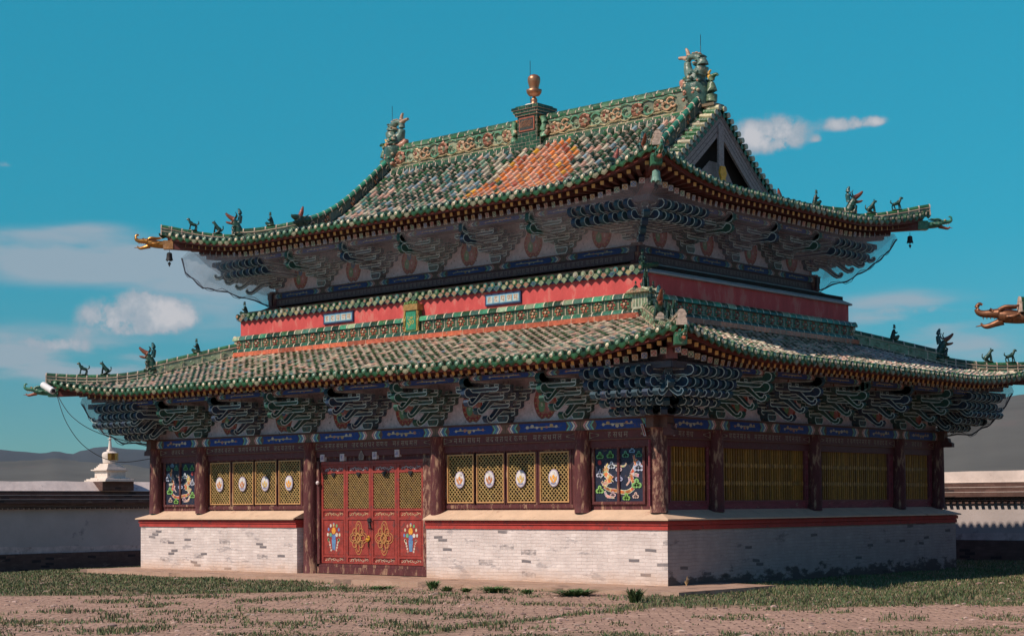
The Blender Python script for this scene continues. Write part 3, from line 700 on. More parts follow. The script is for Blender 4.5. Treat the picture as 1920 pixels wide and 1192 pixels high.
mb=MB(); path=[(-6.15,0,13.22),(6.15,0,13.22)]
sweep(mb,path,.34,.30,-.2,.0,c=G_D,seg=.3); sweep(mb,path,.27,.27,.0,.07,c=[(.10,.14,.07),G_M]); sweep(mb,path,.20,.20,.07,.12,c=(.3,.25,.14))
sweep(mb,path,.16,.16,.12,.70,c=[(.20,.26,.16),(.26,.28,.18)],seg=.66,joint=(.5,.38,.26))
sweep(mb,path,.20,.20,.70,.77,c=[(.10,.18,.10),G_M]); sweep(mb,path,.15,0,.77,.91,c=G_M,roundtop=True,seg=.42)
for sg in(1,-1):
    i=0; x=-5.8
    while x<5.8:
        if abs(x)>.75:
            q=(x,sg*.17,13.22+.41+random.uniform(-.03,.03)); nv=(0,sg,0)
            kx=i%5
            if kx in(0,): rosette(mb,q,(1,0,0),(0,0,1),nv,.25,(.50,.24,.16),(.6,.42,.28),8,.07)
            elif kx==2: rosette(mb,q,(1,0,0),(0,0,1),nv,.22,(.62,.44,.28),(.35,.10,.08),8,.06)
            elif kx==3:
                for j in range(3): curl(mb,(x-.12+.12*j,sg*.17,13.62+.05*(j%2)),(1,0,0),(0,0,1),nv,.20-.04*j,(.56,.33,.19),1 if j%2 else -1,.035)
            else:
                curl(mb,q,(1,0,0),(0,0,1),nv,.22,(.10,.26,.15),1 if i%2 else -1,.04); curl(mb,(x+.1,sg*.17,13.55),(1,0,0),(0,0,1),nv,.14,(.30,.38,.24),-1,.03)
            # trailing vine
            mb.tube([(x-.2,sg*.2,13.42),(x,sg*.21,13.36+.05*(i%2)),(x+.22,sg*.2,13.45)],.022,5,(.45,.36,.2))
            mb.tube([(x-.2,sg*.2,13.84),(x,sg*.21,13.88-.05*(i%2)),(x+.22,sg*.2,13.80)],.022,5,(.14,.3,.18))
        x+=.40; i+=1
mb.build('main_ridge',M['glaze_clean'],upper_roof)
# ridge-end dragons with looped tails
def chiwen(sx):
    g=(.05,.11,.085); g2=(.12,.19,.15); o_=(.42,.19,.12)
    ch=[[(.40,0,-.75,.24),(.34,0,-.35,.33),(.22,0,.0,.36),(.22,0,.22,.30),(.33,0,.42,.21)],           # neck/body rising from the ridge
        [(.33,0,.40,.20),(.44,0,.60,.17),(.42,0,.80,.13),(.26,0,.95,.11),(.06,0,.98,.09),(-.04,0,.86,.08)],   # big loop
        [(.10,0,.40,.20),(.0,0,.55,.13),(-.03,0,.75,.10),(-.02,0,.95,.09)],
        [(-.02,0,.93,.10),(-.16,0,1.0,.06),(-.30,0,1.02,.05)],[(0,0,1.04,.06),(-.03,0,1.18,.05),(-.08,0,1.28,.03)],
        [(.20,0,.10,.22),(.0,0,.08,.20),(-.14,0,.16,.14),(-.22,0,.30,.07)],
        [(.10,0,-.25,.20),(-.12,0,-.30,.16),(-.30,0,-.22,.10),(-.38,0,-.10,.05)],
        [(.30,0,-.55,.2),(.0,0,-.62,.17),(-.25,0,-.60,.10)]]
    cols=[g,g2,g2,(.45,.3,.2),(.45,.3,.2),o_,g2,o_]
    def ex(mb):
        for k in range(12):
            t=k/11; an=-1.2+t*3.6; mb.blob((.22+.30*math.cos(an),0,.66+.42*math.sin(an)),(.04,.09,.04),(.5,.36,.24),6,4)
        for k in range(44):
            for sg in(1,-1):
                zz=random.uniform(-.65,.45); mb.blob((.25+random.uniform(-.24,.24),sg*random.uniform(.20,.30),zz),(.06,.05,.06),random.choice([o_,g2,(.45,.36,.24),g,(.05,.22,.14)]),6,4)
        for k in range(9): mb.blob((.34+.12*math.sin(k),.0,.45+.06*k),(.05,.18,.05),random.choice([g,(.4,.3,.2),g2]),6,4)
        mb.tube([(.38,0,.9),(.38,0,1.62)],.008,5,(.03,.03,.03))
    ch=[[(sx*x,y,z,r) for x,y,z,r in c] for c in ch]
    def ex2(mb):
        mb.m=Matrix.Diagonal((sx,1,1,1)); ex(mb); mb.m=Matrix.Identity(4)
    o=skinobj('ridge_end_dragon',ch,M['glaze_clean'],upper_roof,cols=cols,extra=ex2); o.location=(sx*5.95,0,14.0); o.scale=(1.12,1.1,.93); return o
chiwen(1); chiwen(-1)
for sx in(1,-1): # small crouching figure above each gable
    o=skinobj('gable_beast',[[(0,0,0,.16),(.02,0,.3,.15),(-.02,0,.55,.1),(.02,0,.72,.09)],[(.02,0,.72,.08),(.16,0,.76,.05),(.22,0,.72,.03)],[(-.05,0,.66,.07),(-.1,0,.82,.05),(-.02,0,.92,.02)]],M['glaze_clean'],upper_roof,cols=[(.12,.18,.10),G_M,(.6,.34,.05)])
    o.location=(sx*6.75,0,13.5); o.rotation_euler=(0,0,0 if sx>0 else math.pi)
    b=MB(); b.box((sx*6.78-.22,-.26,13.32),(sx*6.78+.22,.26,13.40),(.2,.14,.08)); b.box((sx*6.78-.15,-.19,13.0),(sx*6.78+.15,.19,13.32),(.35,.18,.12)); b.build('gable_pedestal',M['glaze_clean'],upper_roof)
# finial column and bronze jewel vase
mb=MB(); nbr=0
def brickbox(mb,x0,x1,y0,y1,z0,z1,bh=.11,bw=.3,c=G_D):
    mb.box((x0,y0,z0),(x1,y1,z1),MORT)
    n=max(1,round((z1-z0)/bh)); h=(z1-z0)/n
    for j in range(n):
        za=z0+j*h+.012; zb=z0+(j+1)*h-.002
        for (L0,L1,f) in ((x0,x1,'x'),(y0,y1,'y')):
            x=L0-(bw/2 if j%2 else 0)
            while x<L1:
                a=max(L0,x)+.008; b=min(L1,x+bw)-.008; x+=bw
                if b-a<.03: continue
                cc=vary(c,.6,1.9,random)
                e=.008
                if f=='x': mb.box((a,y0-e,za),(b,y0+.01,zb),cc); mb.box((a,y1-.01,za),(b,y1+e,zb),cc)
                else: mb.box((x1-.01,a,za),(x1+e,b,zb),cc); mb.box((x0-e,a,za),(x0+.01,b,zb),cc)
brickbox(mb,-.60,.60,-.42,.42,12.72,13.36); brickbox(mb,-.40,.40,-.34,.34,13.36,14.12)
brickbox(mb,-.46,.46,-.40,.40,14.12,14.20,.08); brickbox(mb,-.50,.50,-.44,.44,14.20,14.29,.09); brickbox(mb,-.54,.54,-.48,.48,14.29,14.38,.09); brickbox(mb,-.45,.45,-.38,.38,14.38,14.44,.06)
mb.box((-.32,-.375,13.62),(.32,-.345,14.06),(.30,.09,.05)); mb.box((-.27,-.382,13.67),(.27,-.36,14.01),(.05,.05,.04))
for i in range(9): # relief lettering
    x=-.24+i*.054; mb.box((x,-.392,13.74),(x+.016,-.38,13.94),(.30,.13,.06)); mb.box((x,-.392,13.91+.02*(i%2)),(x+.045,-.38,13.935+.02*(i%2)),(.30,.13,.06)); mb.box((x+.01,-.392,13.78+.03*(i%3)),(x+.04,-.38,13.8+.03*(i%3)),(.30,.13,.06))
mb.build('finial_column',M['glaze_clean'],upper_roof)
mb=MB(); mb.lathe([(.34,0),(.30,.05),(.14,.08)],20,(.55,.36,.28)); a=mb.build('finial_base',M['stupa'],upper_roof,smooth=False); a.location=(0,0,14.44)
mb=MB(); mb.lathe([(.13,0),(.12,.05),(.09,.09),(.11,.14),(.09,.2),(.05,.24),(.05,.27),(.17,.30),(.23,.38),(.25,.47),(.235,.475),(.15,.46),(.14,.48),(.155,.58),(.19,.70),(.205,.80),(.19,.88),(.12,.94),(.05,.965),(.02,.97)],22,(.5,.3,.1))
f=mb.build('finial',M['bronze'],upper_roof,smooth=True); f.location=(0,0,14.50)
mb=MB(); mb.tube([(-.20,.05,14.44),(-.20,.05,15.95)],.009,5,(.03,.03,.03)); mb.build('lightning_rod',M['iron'],upper_roof)
# figures flanking the column
for sx in(1,-1):
    o=skinobj('ridge_beast',[[(0,0,0,.13),(.04,0,.22,.12),(-.03,0,.4,.10),(.03,0,.55,.09),(.05,0,.66,.10)],[(.05,0,.62,.06),(.16,0,.66,.05)],[(-.06,0,.1,.09),(-.16,0,.2,.07),(-.14,0,.36,.05)],[(.06,-.05,.35,.05),(.15,-.08,.28,.04)]],M['glaze_clean'],upper_roof,cols=[(.14,.30,.17),ORANGE,(.35,.22,.14),(.5,.34,.2)])
    o.location=(sx*.62,-.24,13.36); o.rotation_euler=(0,0,0 if sx<0 else math.pi)

# ------------------------------------------------------------------ plinth
pl=empty('plinth',parent=hall)
WX,WY=10.448,7.364
GX0,GX1=-2.88,2.40      # door gap
mb=MB()
for x0,x1 in((-WX,GX0),(GX1,WX)):
    mb=MB(); mb.quad([(x0,-WY,-.25),(x1,-WY,-.25),(x1,-WY,1.325),(x0,-WY,1.325)],(1,1,1))
    x,s=(GX0,1) if x0<-9 else (GX1,-1)
    mb.quad([(x,-WY,-.25),(x,-6.85,-.25),(x,-6.85,1.325),(x,-WY,1.325)][::s],(1,1,1)); mb.build('brick_wall',M['white_front'],pl)
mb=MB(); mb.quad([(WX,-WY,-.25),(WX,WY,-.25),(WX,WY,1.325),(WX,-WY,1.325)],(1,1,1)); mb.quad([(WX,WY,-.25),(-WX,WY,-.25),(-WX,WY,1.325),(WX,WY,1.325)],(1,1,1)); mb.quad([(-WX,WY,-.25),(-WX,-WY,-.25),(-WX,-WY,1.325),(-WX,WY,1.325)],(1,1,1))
tag(mb.build('brick_wall',M['white_side'],pl),'worn, shade-darkened grey side wall of the plinth with exposed dark bricks near the ground')
# stepped red cornice
def ring_band(mb,z0,z1,off,c,half,segs=((-WX,GX0),(GX1,WX))):
    for x0,x1 in (segs[half],):
        xa=x0-(off if x0<-9 else 0); xb=x1+(off if x1>9 else 0)
        mb.box((xa,-WY-off,z0),(xb,-6.9,z1),c)
    if half: mb.box((WX-.5,-6.895,z0),(WX+off,WY+off,z1),c)
    else: mb.box((-WX-off,-6.895,z0),(-WX+.5,WY+off,z1),c)
for half in(0,1):
    mb=MB()
    for z0,z1,o in((1.327,1.43,.03),(1.432,1.44,.012),(1.442,1.535,.055),(1.537,1.548,.03),(1.55,1.585,.085)): ring_band(mb,z0,z1,o,(.4,.05,.04),half)
    mb.build('cornice_band',M['bandred'],pl)
def ledge(mb,side):
    zo=1.59; zi=1.86
    n=24
    def strip(pa,pb,ia,ib):
        for i in range(n):
            t0=i/n;t1=(i+1)/n
            a=Vector(pa).lerp(Vector(pb),t0);b=Vector(pa).lerp(Vector(pb),t1);c=Vector(ia).lerp(Vector(ib),t1);d=Vector(ia).lerp(Vector(ib),t0)
            w0=.012*noise.noise(a*1.3);w1=.012*noise.noise(b*1.3)
            mb.add([a+Vector((0,0,w0)),b+Vector((0,0,w1)),c,d,a+Vector((0,0,-.035)),b+Vector((0,0,-.035))],[(0,1,2,3),(4,5,1,0)],(1,1,1))
    ox,oy=WX+.12,WY+.14; ix,iy=9.72,6.86
    if side in(0,1):
        if side==0: strip((-ox,-oy,zo),(GX0,-oy,zo),(-ix,-iy,zi),(GX0,-iy,zi))
        else: strip((GX1,-oy,zo),(ox,-oy,zo),(GX1,-iy,zi),(ix,-iy,zi))
        for x in((GX0,GX1)[side],): mb.add([(x,-oy,zo-.035),(x,-iy,zo-.035),(x,-iy,zi),(x,-oy,zo)],[(0,1,2,3)],(1,1,1))
    else:
        strip((ox,-oy,zo),(ox,oy,zo),(ix,-iy,zi),(ix,iy,zi)); strip((-ox,oy,zo),(-ox,-oy,zo),(-ix,iy,zi),(-ix,-iy,zi)); strip((ox,oy,zo),(-ox,oy,zo),(ix,iy,zi),(-ix,iy,zi))
for k in(0,1): mb=MB(); ledge(mb,k); mb.build('ledge',M['shelf'],pl)
mb=MB(); ledge(mb,'side'); mb.build('ledge',M['shelf'],pl)

# ------------------------------------------------------------------ lower storey: columns, beams, walls
CX=[-10,-7.636,-2.58,2.58,7.636,10]; CY=[-7.085,-4.69,0,4.69,7.085]
def column(x,y,z0,z1,r,m,c=(.1,.03,.03)):
    mb=MB(); path=[];rad=[]
    for i in range(9):
        t=i/8; path.append((0,0,z0+(z1-z0)*t)); rad.append(r*(1.03-.08*t)+.006*noise.noise(Vector((x,y,t*5))))
    mb.tube(path,rad,18,c); o=mb.build('column',m,hall,smooth=False); o.location=(x,y,0)
    o.data.polygons.foreach_set('use_smooth',[True]*len(o.data.polygons)); return o
for x in CX:
    for y in(-7.085,7.085):
        at_door=abs(x)<3 and y<0
        m_=M['pealwood'] if (x==10 and y<0) else M['oldwood']
        column(x,y,(.0 if at_door else 1.74),3.80,.215,m_)
for y in CY[1:-1]:
    for x in(-10,10): column(x,y,1.74,3.80,.205,M['oldwood'])
# inner core of the building (keeps light out)
mb=MB(); mb.box((-9.7,-6.72,0),(9.7,6.8,4.6),(.02,.015,.015)); mb.build('core_wall',M['dark'],hall)
mb=MB(); mb.box((-8.0,-5.05,4.6),(8.0,5.05,8.2),(.02,.015,.015)); mb.build('core_wall',M['dark'],hall); mb=MB(); mb.box((-7.2,-4.2,8.2),(7.2,4.2,10.6),(.02,.015,.015)); mb.build('core_wall',M['dark'],hall)
# ---- painted beam sections, shared routine in local frame: x along, y out, z up
BL=(.012,.05,.26); GOLD=(.52,.34,.16)
def painted_section(mb,x0,x1,z0,z1,y,dragon=True,dull=1.0,short=.17):
    """end blocks, chevrons, blue field with gold scroll, built of thin strips each a little proud"""
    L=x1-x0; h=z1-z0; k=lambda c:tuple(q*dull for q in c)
    mb.box((x0,y-.01,z0),(x1,y,z1),k((.16,.09,.07)))
    # small relief on end blocks
    for xa in (x0+.02,x1-short+.02):
        for j in range(3): mb.box((xa+.045*j,y,z0+.03),(xa+.045*j+.02,y+.004,z1-.03),k((.30,.17,.10)))
    cols=[(.78,.36,.34),(.82,.78,.72),(.12,.28,.52),(.20,.50,.40)]
    zc=(z0+z1)/2
    for s,xs in((1,x0+short),(-1,x1-short)):
        for j,c in enumerate(cols):
            xa=xs+s*j*.075; w_=.058*s; d=-.085*s
            mb.add([(xa,y+.005,z0+.01),(xa+w_,y+.005,z0+.01),(xa+w_+d,y+.005,zc),(xa+d,y+.005,zc)],[(0,1,2,3),],k(c))
            mb.add([(xa+d,y+.005,zc),(xa+w_+d,y+.005,zc),(xa+w_,y+.005,z1-.01),(xa,y+.005,z1-.01)],[(0,1,2,3)],k(c))
    a=x0+short+.31; b=x1-short-.31
    if b-a>.25:
        mb.add([(a,y+.006,z0+.012),(b,y+.006,z0+.012),(b-.06,y+.006,zc),(b,y+.006,z1-.012),(a,y+.006,z1-.012),(a-.06,y+.006,zc)][::-1],[tuple(range(6))],k(BL))
        if dragon:
            n=7; c0=(a+b)/2; ww=(b-a)*.62
            for j in range(n):
                t=j/(n-1); x=c0-ww/2+ww*t; z=zc+h*.16*math.sin(t*9+random.random())
                cc=k(random.choice([GOLD,(.55,.45,.32),(.5,.22,.15),(.6,.52,.42)]))
                r=h*random.uniform(.12,.22)
                pts=[(x+r*1.3*math.cos(q),z+r*math.sin(q)) for q in [i*math.pi/3+random.random()*.5 for i in range(6)]]
                mb.add([(px,y+.0085+.001*(j%2),pz) for px,pz in pts],[tuple(range(6))],cc)
            mb.add([(c0-ww*.62,y+.008,zc-.01),(c0+ww*.62,y+.008,zc-.005),(c0+ww*.4,y+.008,zc+.02),(c0-ww*.4,y+.008,zc+.02)],[(0,1,2,3)],k((.5,.4,.25)))
# glyphs from the built-in Devanagari font
GL={}
def glyph(ch):
    if ch in GL: return GL[ch]
    cu=bpy.data.curves.new('g','FONT'); cu.body=ch; cu.size=1; cu.resolution_u=2
    o=bpy.data.objects.new('g',cu); col.objects.link(o)
    dg=bpy.context.evaluated_depsgraph_get(); me=bpy.data.meshes.new_from_object(o.evaluated_get(dg))
    v=[(p.co.x,p.co.y) for p in me.vertices]; f=[tuple(p.vertices) for p in me.polygons]
    bpy.data.objects.remove(o); bpy.data.meshes.remove(me)
    if v:
        xs=[p[0] for p in v]; ys=[p[1] for p in v]; w_=max(xs)-min(xs); h=max(ys)-min(ys)
        v=[((p[0]-min(xs))/max(h,.01),(p[1]-min(ys))/max(h,.01)) for p in v]; GL[ch]=(v,f,w_/max(h,.01))
    else: GL[ch]=None
    return GL[ch]
LET='मणपदमहयरवलसनकतजध'
def script_row(mb,x0,x1,z,h,y,c,groups=3,step=.165):
    n=int((x1-x0)/step); 
    for i in range(n):
        if groups and n>8 and i in (n//3-1,2*n//3+1): continue
        g=glyph(LET[(i*5+int(x0*3))%len(LET)])
        if not g: continue
        v,f,w_=g; s=min(1.0,step*.82/h/max(w_,.2))
        mb.add([(x1-i*step-px*h*s,y,z+pz*h) for px,pz in v],f,c)
def arrow_end(mb,x,s,z0,z1,y,c):
    zc=(z0+z1)/2; h=(z1-z0)
    for dz in (h*.42,-h*.42): mb.add([(x,y,zc+dz),(x+s*.30,y,zc),(x+s*.30,y,zc+.018*(1 if dz>0 else -1)),(x,y,zc+dz*.78)],[(0,1,2,3)],c)
    mb.box((min(x,x+s*.02),y,z0+.02),(max(x,x+s*.02),y+.003,z1-.02),c)
def frame_for(side,half_out):
    """matrix: local x along the face (left to right seen from outside), y outward, z up"""
    ang={0:math.pi,1:-math.pi/2,2:0,3:math.pi/2}[side]
    return ang
def side_matrix(side,out):
    # local (x,y,z): outward y -> world
    if side==0: return Matrix(((-1,0,0,0),(0,-1,0,-out),(0,0,1,0),(0,0,0,1)))
    if side==2: return Matrix(((1,0,0,0),(0,1,0,out),(0,0,1,0),(0,0,0,1)))
    if side==1: return Matrix(((0,1,0,out),(-1,0,0,0),(0,0,1,0),(0,0,0,1)))
    return Matrix(((0,-1,0,-out),(1,0,0,0),(0,0,1,0),(0,0,0,1)))
# note: on side 0 local x = -world x, on side 1 local x = -world y
for side in(0,1,2,3):
    out=7.085 if side in(0,2) else 10.0; cs=CX if side in(0,2) else CY
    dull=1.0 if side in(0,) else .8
    mb=MB(); mb.m=side_matrix(side,out)
    e=cs[-1]+.32
    mb.box((-e,-.14,3.795),(e,.085,4.05),(.12,.06,.05)); mb.box((-e-.03,-.16,4.052),(e+.03,.14,4.085),(.12,.05,.04))
    if side<2 or side==3:
        secs=[]
        for i in range(len(cs)-1):
            a,b=cs[i],cs[i+1]
            if b-a>4: secs+=[(a,(a+b)/2),((a+b)/2,b)]
            else: secs.append((a,b))
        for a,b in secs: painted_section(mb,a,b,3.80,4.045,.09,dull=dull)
    mb.build('painted_beam',M['paint'],hall)
    mb=MB(); mb.m=side_matrix(side,out)
    mm='darkred' if side!=1 else 'sidered'
    for i in range(len(cs)-1):
        a,b=cs[i]+.19,cs[i+1]-.19
        mb.box((a,-.10,3.56),(b,.0,3.79),(.14,.03,.03)); mb.box((a,-.10,3.545),(b,.025,3.562),(.2,.08,.05)); mb.box((a,-.16,3.36),(b,-.04,3.545),(.12,.028,.03))
        mb.box((a,-.10,3.775),(b,.02,3.792),(.2,.1,.06))
        if side<2:
            inkc=(.36,.27,.20) 
            if b-a>3:
                script_row(mb,a+.42,b-.42,3.60,.135,.006,inkc); 
            else: script_row(mb,a+.62,b-.62,3.60,.135,.006,inkc,0)
            arrow_end(mb,a+.04,1,3.57,3.77,.004,(.38,.30,.2)); arrow_end(mb,b-.04,-1,3.57,3.77,.004,(.38,.30,.2))
    mb.build('lintel',M['paint'],hall)
# wall infill (frames round the openings) on front and right
def panelwall(side,openings,z0,z1,x0,x1,out,m):
    """solid board wall with rectangular openings (list of (a,b,za,zb))"""
    mb=MB(); mb.m=side_matrix(side,out)
    op=sorted(openings); x=x0
    for a,b,za,zb in op:
        mb.box((x,-.08,z0),(a,.0,z1)); mb.box((a,-.08,z0),(b,.0,za)); mb.box((a,-.08,zb),(b,.0,z1)); x=b
    mb.box((x,-.08,z0),(x1,.0,z1))
    return mb.build('wall_panel',m,hall)
OL=(.40,.27,.10)
def lattice(mb,x0,x1,z0,z1,y,c,pitch=.105,w_=.013,dep=.02):
    """diagonal trellis clipped to the opening"""
    for s in(1,-1):
        k=-int((z1-z0)/pitch)-2
        while True:
            b=k*pitch*1.0
            # line x = x0 + b + s'*(z-z0)
            if s==1: f=lambda z:x0+b+(z-z0)
            else: f=lambda z:x0+b+(z1-z)
            if s==1: za=max(z0,z0-b); zb=min(z1,z0+(x1-x0)-b)
            else: zb=min(z1,z1+b); za=max(z0,z1-((x1-x0)-b))
            if b>(x1-x0): break
            if zb-za>.02:
                A=(f(za),za);B=(f(zb),zb); dx=w_*.707
                yy=y+(.006 if s==1 else 0)
                o1=(dx,-dx*s);
                P=[(A[0]-o1[0],A[1]-o1[1]),(A[0]+o1[0],A[1]+o1[1]),(B[0]+o1[0],B[1]+o1[1]),(B[0]-o1[0],B[1]-o1[1])]
                mb.add([(p[0],yy,p[1]) for p in P]+[(p[0],yy-dep,p[1]) for p in P],[(0,1,2,3),(1,5,6,2),(3,7,4,0),(7,6,5,4)],vary(c,.8,1.2,random))
            k+=1
def oval(mb,cx,cz,rx,rz,y0,y1,c,n=18,ce=None):
    P=[(cx+rx*math.cos(2*math.pi*i/n),cz+rz*math.sin(2*math.pi*i/n)) for i in range(n)]
    mb.prism(P,lambda a,b,t:(a,t,b),y0,y1,c)
    
# local x on the front = -world x
winx=[3.32,4.40,5.50,6.62,-6.88,-5.78,-4.72,-3.63]
ops=[]
MOT=[((.60,.24,.08),(.62,.60,.50)),((.50,.20,.08),(.66,.66,.62)),((.62,.42,.14),(.70,.70,.66)),((.80,.36,.05),(.70,.68,.64))]
k=0
for wx in winx:
    w2=.455; x=-wx; ops.append((x-w2-.035,x+w2+.035,2.0,3.31))
    root=empty('lattice_window',parent=hall)
    mb=MB(); mb.m=side_matrix(0,6.97)
    a,b,z0,z1=x-w2,x+w2,2.04,3.27
    for q in((a-.03,-.03,z0-.035,a,.03,z1+.035),(b,-.03,z0-.035,b+.03,.03,z1+.035),(a,-.03,z0-.035,b,.03,z0),(a,-.03,z1,b,.03,z1+.035)): mb.box(q[:3],q[3:],(.55,.30,.12))
    mb.build('window_frame',M['paint'],root)
    mb=MB(); mb.m=side_matrix(0,6.97); lattice(mb,a,b,z0,z1,-.002,OL,pitch=.118,w_=.0095); mb.build('lattice',M['paint'],root)
    mb=MB(); mb.m=side_matrix(0,6.97); zc=2.63
    oval(mb,x,zc,.175,.225,.03,.05,(.42,.36,.50)); oval(mb,x,zc,.15,.20,.05,.055,(.70,.66,.64)); 
    c1,c2=MOT[k%4]; k+=1
    oval(mb,x,zc+.03,.045,.06,.055,.060,c1,8); 
    for s in(1,-1): mb.add([(x,.062,zc-.14),(x+s*.02,.062,zc-.05),(x+s*.10,.062,zc+.06),(x+s*.115,.062,zc-.02),(x+s*.06,.062,zc-.10)],[(0,1,2,3,4)],c1)
    oval(mb,x,zc-.13,.09,.035,.056,.061,(.22,.24,.40),8)
    oval(mb,x,zc+.12,.03,.04,.056,.061,c2,6)
    mb.build('medallion',M['paint'],root)
# painted corner panels with a dragon among clouds
def cloud(mb,x,z,s,c,y):
    for dx,dz in((0,.0),(-.05,.0),(.05,.0),(0,.06)):
        n=8; r=.042*s
        P=[(x+dx*s+r*math.cos(2*math.pi*i/n),z+dz*s+r*math.sin(2*math.pi*i/n)) for i in range(n)]; Q=[(x+dx*s+r*.45*math.cos(2*math.pi*i/n),z+dz*s+r*.45*math.sin(2*math.pi*i/n)) for i in range(n)]
        mb.add([(a,y,b) for a,b in P]+[(a,y,b) for a,b in Q],[(i,(i+1)%n,n+(i+1)%n,n+i) for i in range(n)],c)
        mb.add([(a,y,b) for a,b in Q],[tuple(range(n))],tuple(q*.35 for q in c))
for wx,flip in((8.70,1),(-8.88,-1)):
    x=-wx; w2=.76; ops.append((x-w2-.06,x+w2+.06,1.95,3.40))
    root=empty('painted_panel',parent=hall)
    mb=MB(); mb.m=side_matrix(0,6.97); a,b,z0,z1=x-w2,x+w2,2.02,3.33
    for q in((a-.07,-.05,z0-.07,a,.05,z1+.07),(b,-.05,z0-.07,b+.07,.05,z1+.07),(a,-.05,z0-.07,b,.05,z0),(a,-.05,z1,b,.05,z1+.07),(x-.035,-.03,z0,x+.035,.045,z1)): mb.box(q[:3],q[3:],(.16,.06,.05))
    mb.build('panel_frame',M['oldwood'],root)
    mb=MB(); mb.m=side_matrix(0,6.97)
    mb.box((a,-.05,z0),(b,.0,z1),(.014,.02,.045))
    def body(pts,w0,c,y):
        for i in range(len(pts)-1):
            A=Vector(pts[i]);B=Vector(pts[i+1]); d=(B-A).normalized(); n_=Vector((-d.y,d.x))*w0*(1-.35*abs(i/len(pts)-.4))
            mb.add([(A.x-n_.x,y+.00004*i,A.y-n_.y),(B.x-n_.x,y+.00004*i,B.y-n_.y),(B.x+n_.x,y+.00004*i,B.y+n_.y),(A.x+n_.x,y+.00004*i,A.y+n_.y)],[(0,1,2,3)],tuple(q*random.uniform(.7,1.3) for q in c[i%len(c)]))
    body_=body
    def body(pts,w0,c,y):
        Q=[]
        for i in range(len(pts)-1):
            a_=Vector(pts[max(i-1,0)]);b_=Vector(pts[i]);d_=Vector(pts[i+1]);e_=Vector(pts[min(i+2,len(pts)-1)])
            for k in range(4):
                t=k/4; Q.append(tuple(.5*((2*b_)+(d_-a_)*t+(2*a_-5*b_+4*d_-e_)*t*t+(-a_+3*b_-3*d_+e_)*t*t*t)))
        Q.append(pts[-1]); body_(Q,w0*1.28,[(.66,.60,.50)],y); body_(Q,w0*.92,c,y+.002)
    S=lambda u,v:(x-flip*u*w2,z0+v*(z1-z0))   # u -1..1 across as seen from outside, v up
    body([S(.75,.78),S(.62,.62),S(.5,.5),S(.55,.38),S(.60,.28),S(.45,.2),S(.2,.17),S(-.1,.2),S(-.4,.22),S(-.62,.28)],.045,[(.50,.16,.05),(.46,.12,.04),(.42,.10,.04),(.55,.30,.14)],.004)
    body([S(.9,.70),S(.80,.66),S(.66,.72),S(.60,.86)],.03,[(.60,.20,.05)],.007); body([S(-.45,.72),S(-.55,.64),S(-.50,.56)],.02,[(.62,.52,.2)],.012); body([S(-.72,.38),S(-.62,.33),S(-.5,.36)],.03,[(.60,.34,.22)],.012); body([S(.3,.30),S(.42,.38),S(.38,.46)],.02,[(.6,.45,.4)],.008)
    body([S(-.62,.28),S(-.5,.38),S(-.3,.42),S(-.55,.52),S(-.6,.62),S(-.42,.60)],.065,[(.55,.30,.08),(.62,.52,.30),(.6,.2,.08)],.010)
    body([S(-.6,.2),S(-.5,.1),S(-.2,.08)],.03,[(.62,.42,.34)],.006); body([S(.5,.52),S(.8,.48)],.035,[(.60,.44,.38)],.006); body([S(-.8,.62),S(-.75,.45)],.02,[(.5,.52,.62)],.006)
    body([S(.3,.72),S(.2,.66),S(-.2,.68)],.018,[(.55,.4,.25)],.006)
    for (u,v,s,c) in((-.78,.85,1.3,(.12,.34,.12)),(-.35,.86,1.3,(.12,.32,.10)),(.28,.86,1.2,(.08,.26,.16)),(.55,.94,1,(.2,.36,.55)),(.82,.86,1.1,(.08,.24,.14)),(-.3,.66,1.3,(.5,.55,.62)),(.8,.62,1.8,(.50,.54,.68)),(.72,.30,1.7,(.22,.46,.14)),(-.8,.2,1.4,(.26,.5,.14)),(.3,.06,1.3,(.22,.44,.1)),(.68,.09,1.1,(.6,.42,.36)),(-.8,.5,1.2,(.5,.52,.62)),(0,.42,1.3,(.4,.42,.6)),(-.25,.12,1.0,(.6,.42,.44)),(0,.6,1.1,(.55,.4,.42))):
        cx_,cz_=S(u,v); cloud(mb,cx_,cz_,s,c,.016)
    oval(mb,*S(-.8,.74),.06,.06,.01,.014,(.45,.05,.05),10)
    mb.build('panel_painting',M['paint'],root)
door_a,door_b=-1.96,2.26   # local x of the opening (world -2.26 .. 1.96)
ops.append((door_a,door_b,.30,3.17))
mbw=MB(); mbw.m=side_matrix(0,6.97)
opsL=[o for o in ops]
def wall_from(ops,x0,x1,zb,zt,mb):
    ops=sorted(ops); x=x0
    for a,b,za,zz in ops:
        mb.box((x,-.07,zb),(a,.0,zt))
        if za>zb: mb.box((a,-.07,zb),(b,.0,za))
        mb.box((a,-.07,zz),(b,.0,zt)); x=b
    mb.box((x,-.07,zb),(x1,.0,zt))
low=[o for o in ops if o[2]>1]
mbw.build('t',M['oldwood'],hall) if False else None
wall_from([o for o in low if o[0]>2.6],2.58,9.95,1.70,3.55,mbw); mbv=MB(); mbv.m=side_matrix(0,6.97); wall_from([o for o in low if o[1]<-2.4],-9.95,-2.58,1.70,3.55,mbv)
mbd=MB(); mbd.m=side_matrix(0,6.97); wall_from([(door_a,door_b,.29,3.17)],-2.58,2.58,0,3.55,mbd); mbd.build('door_wall',M['oldwood'],hall)
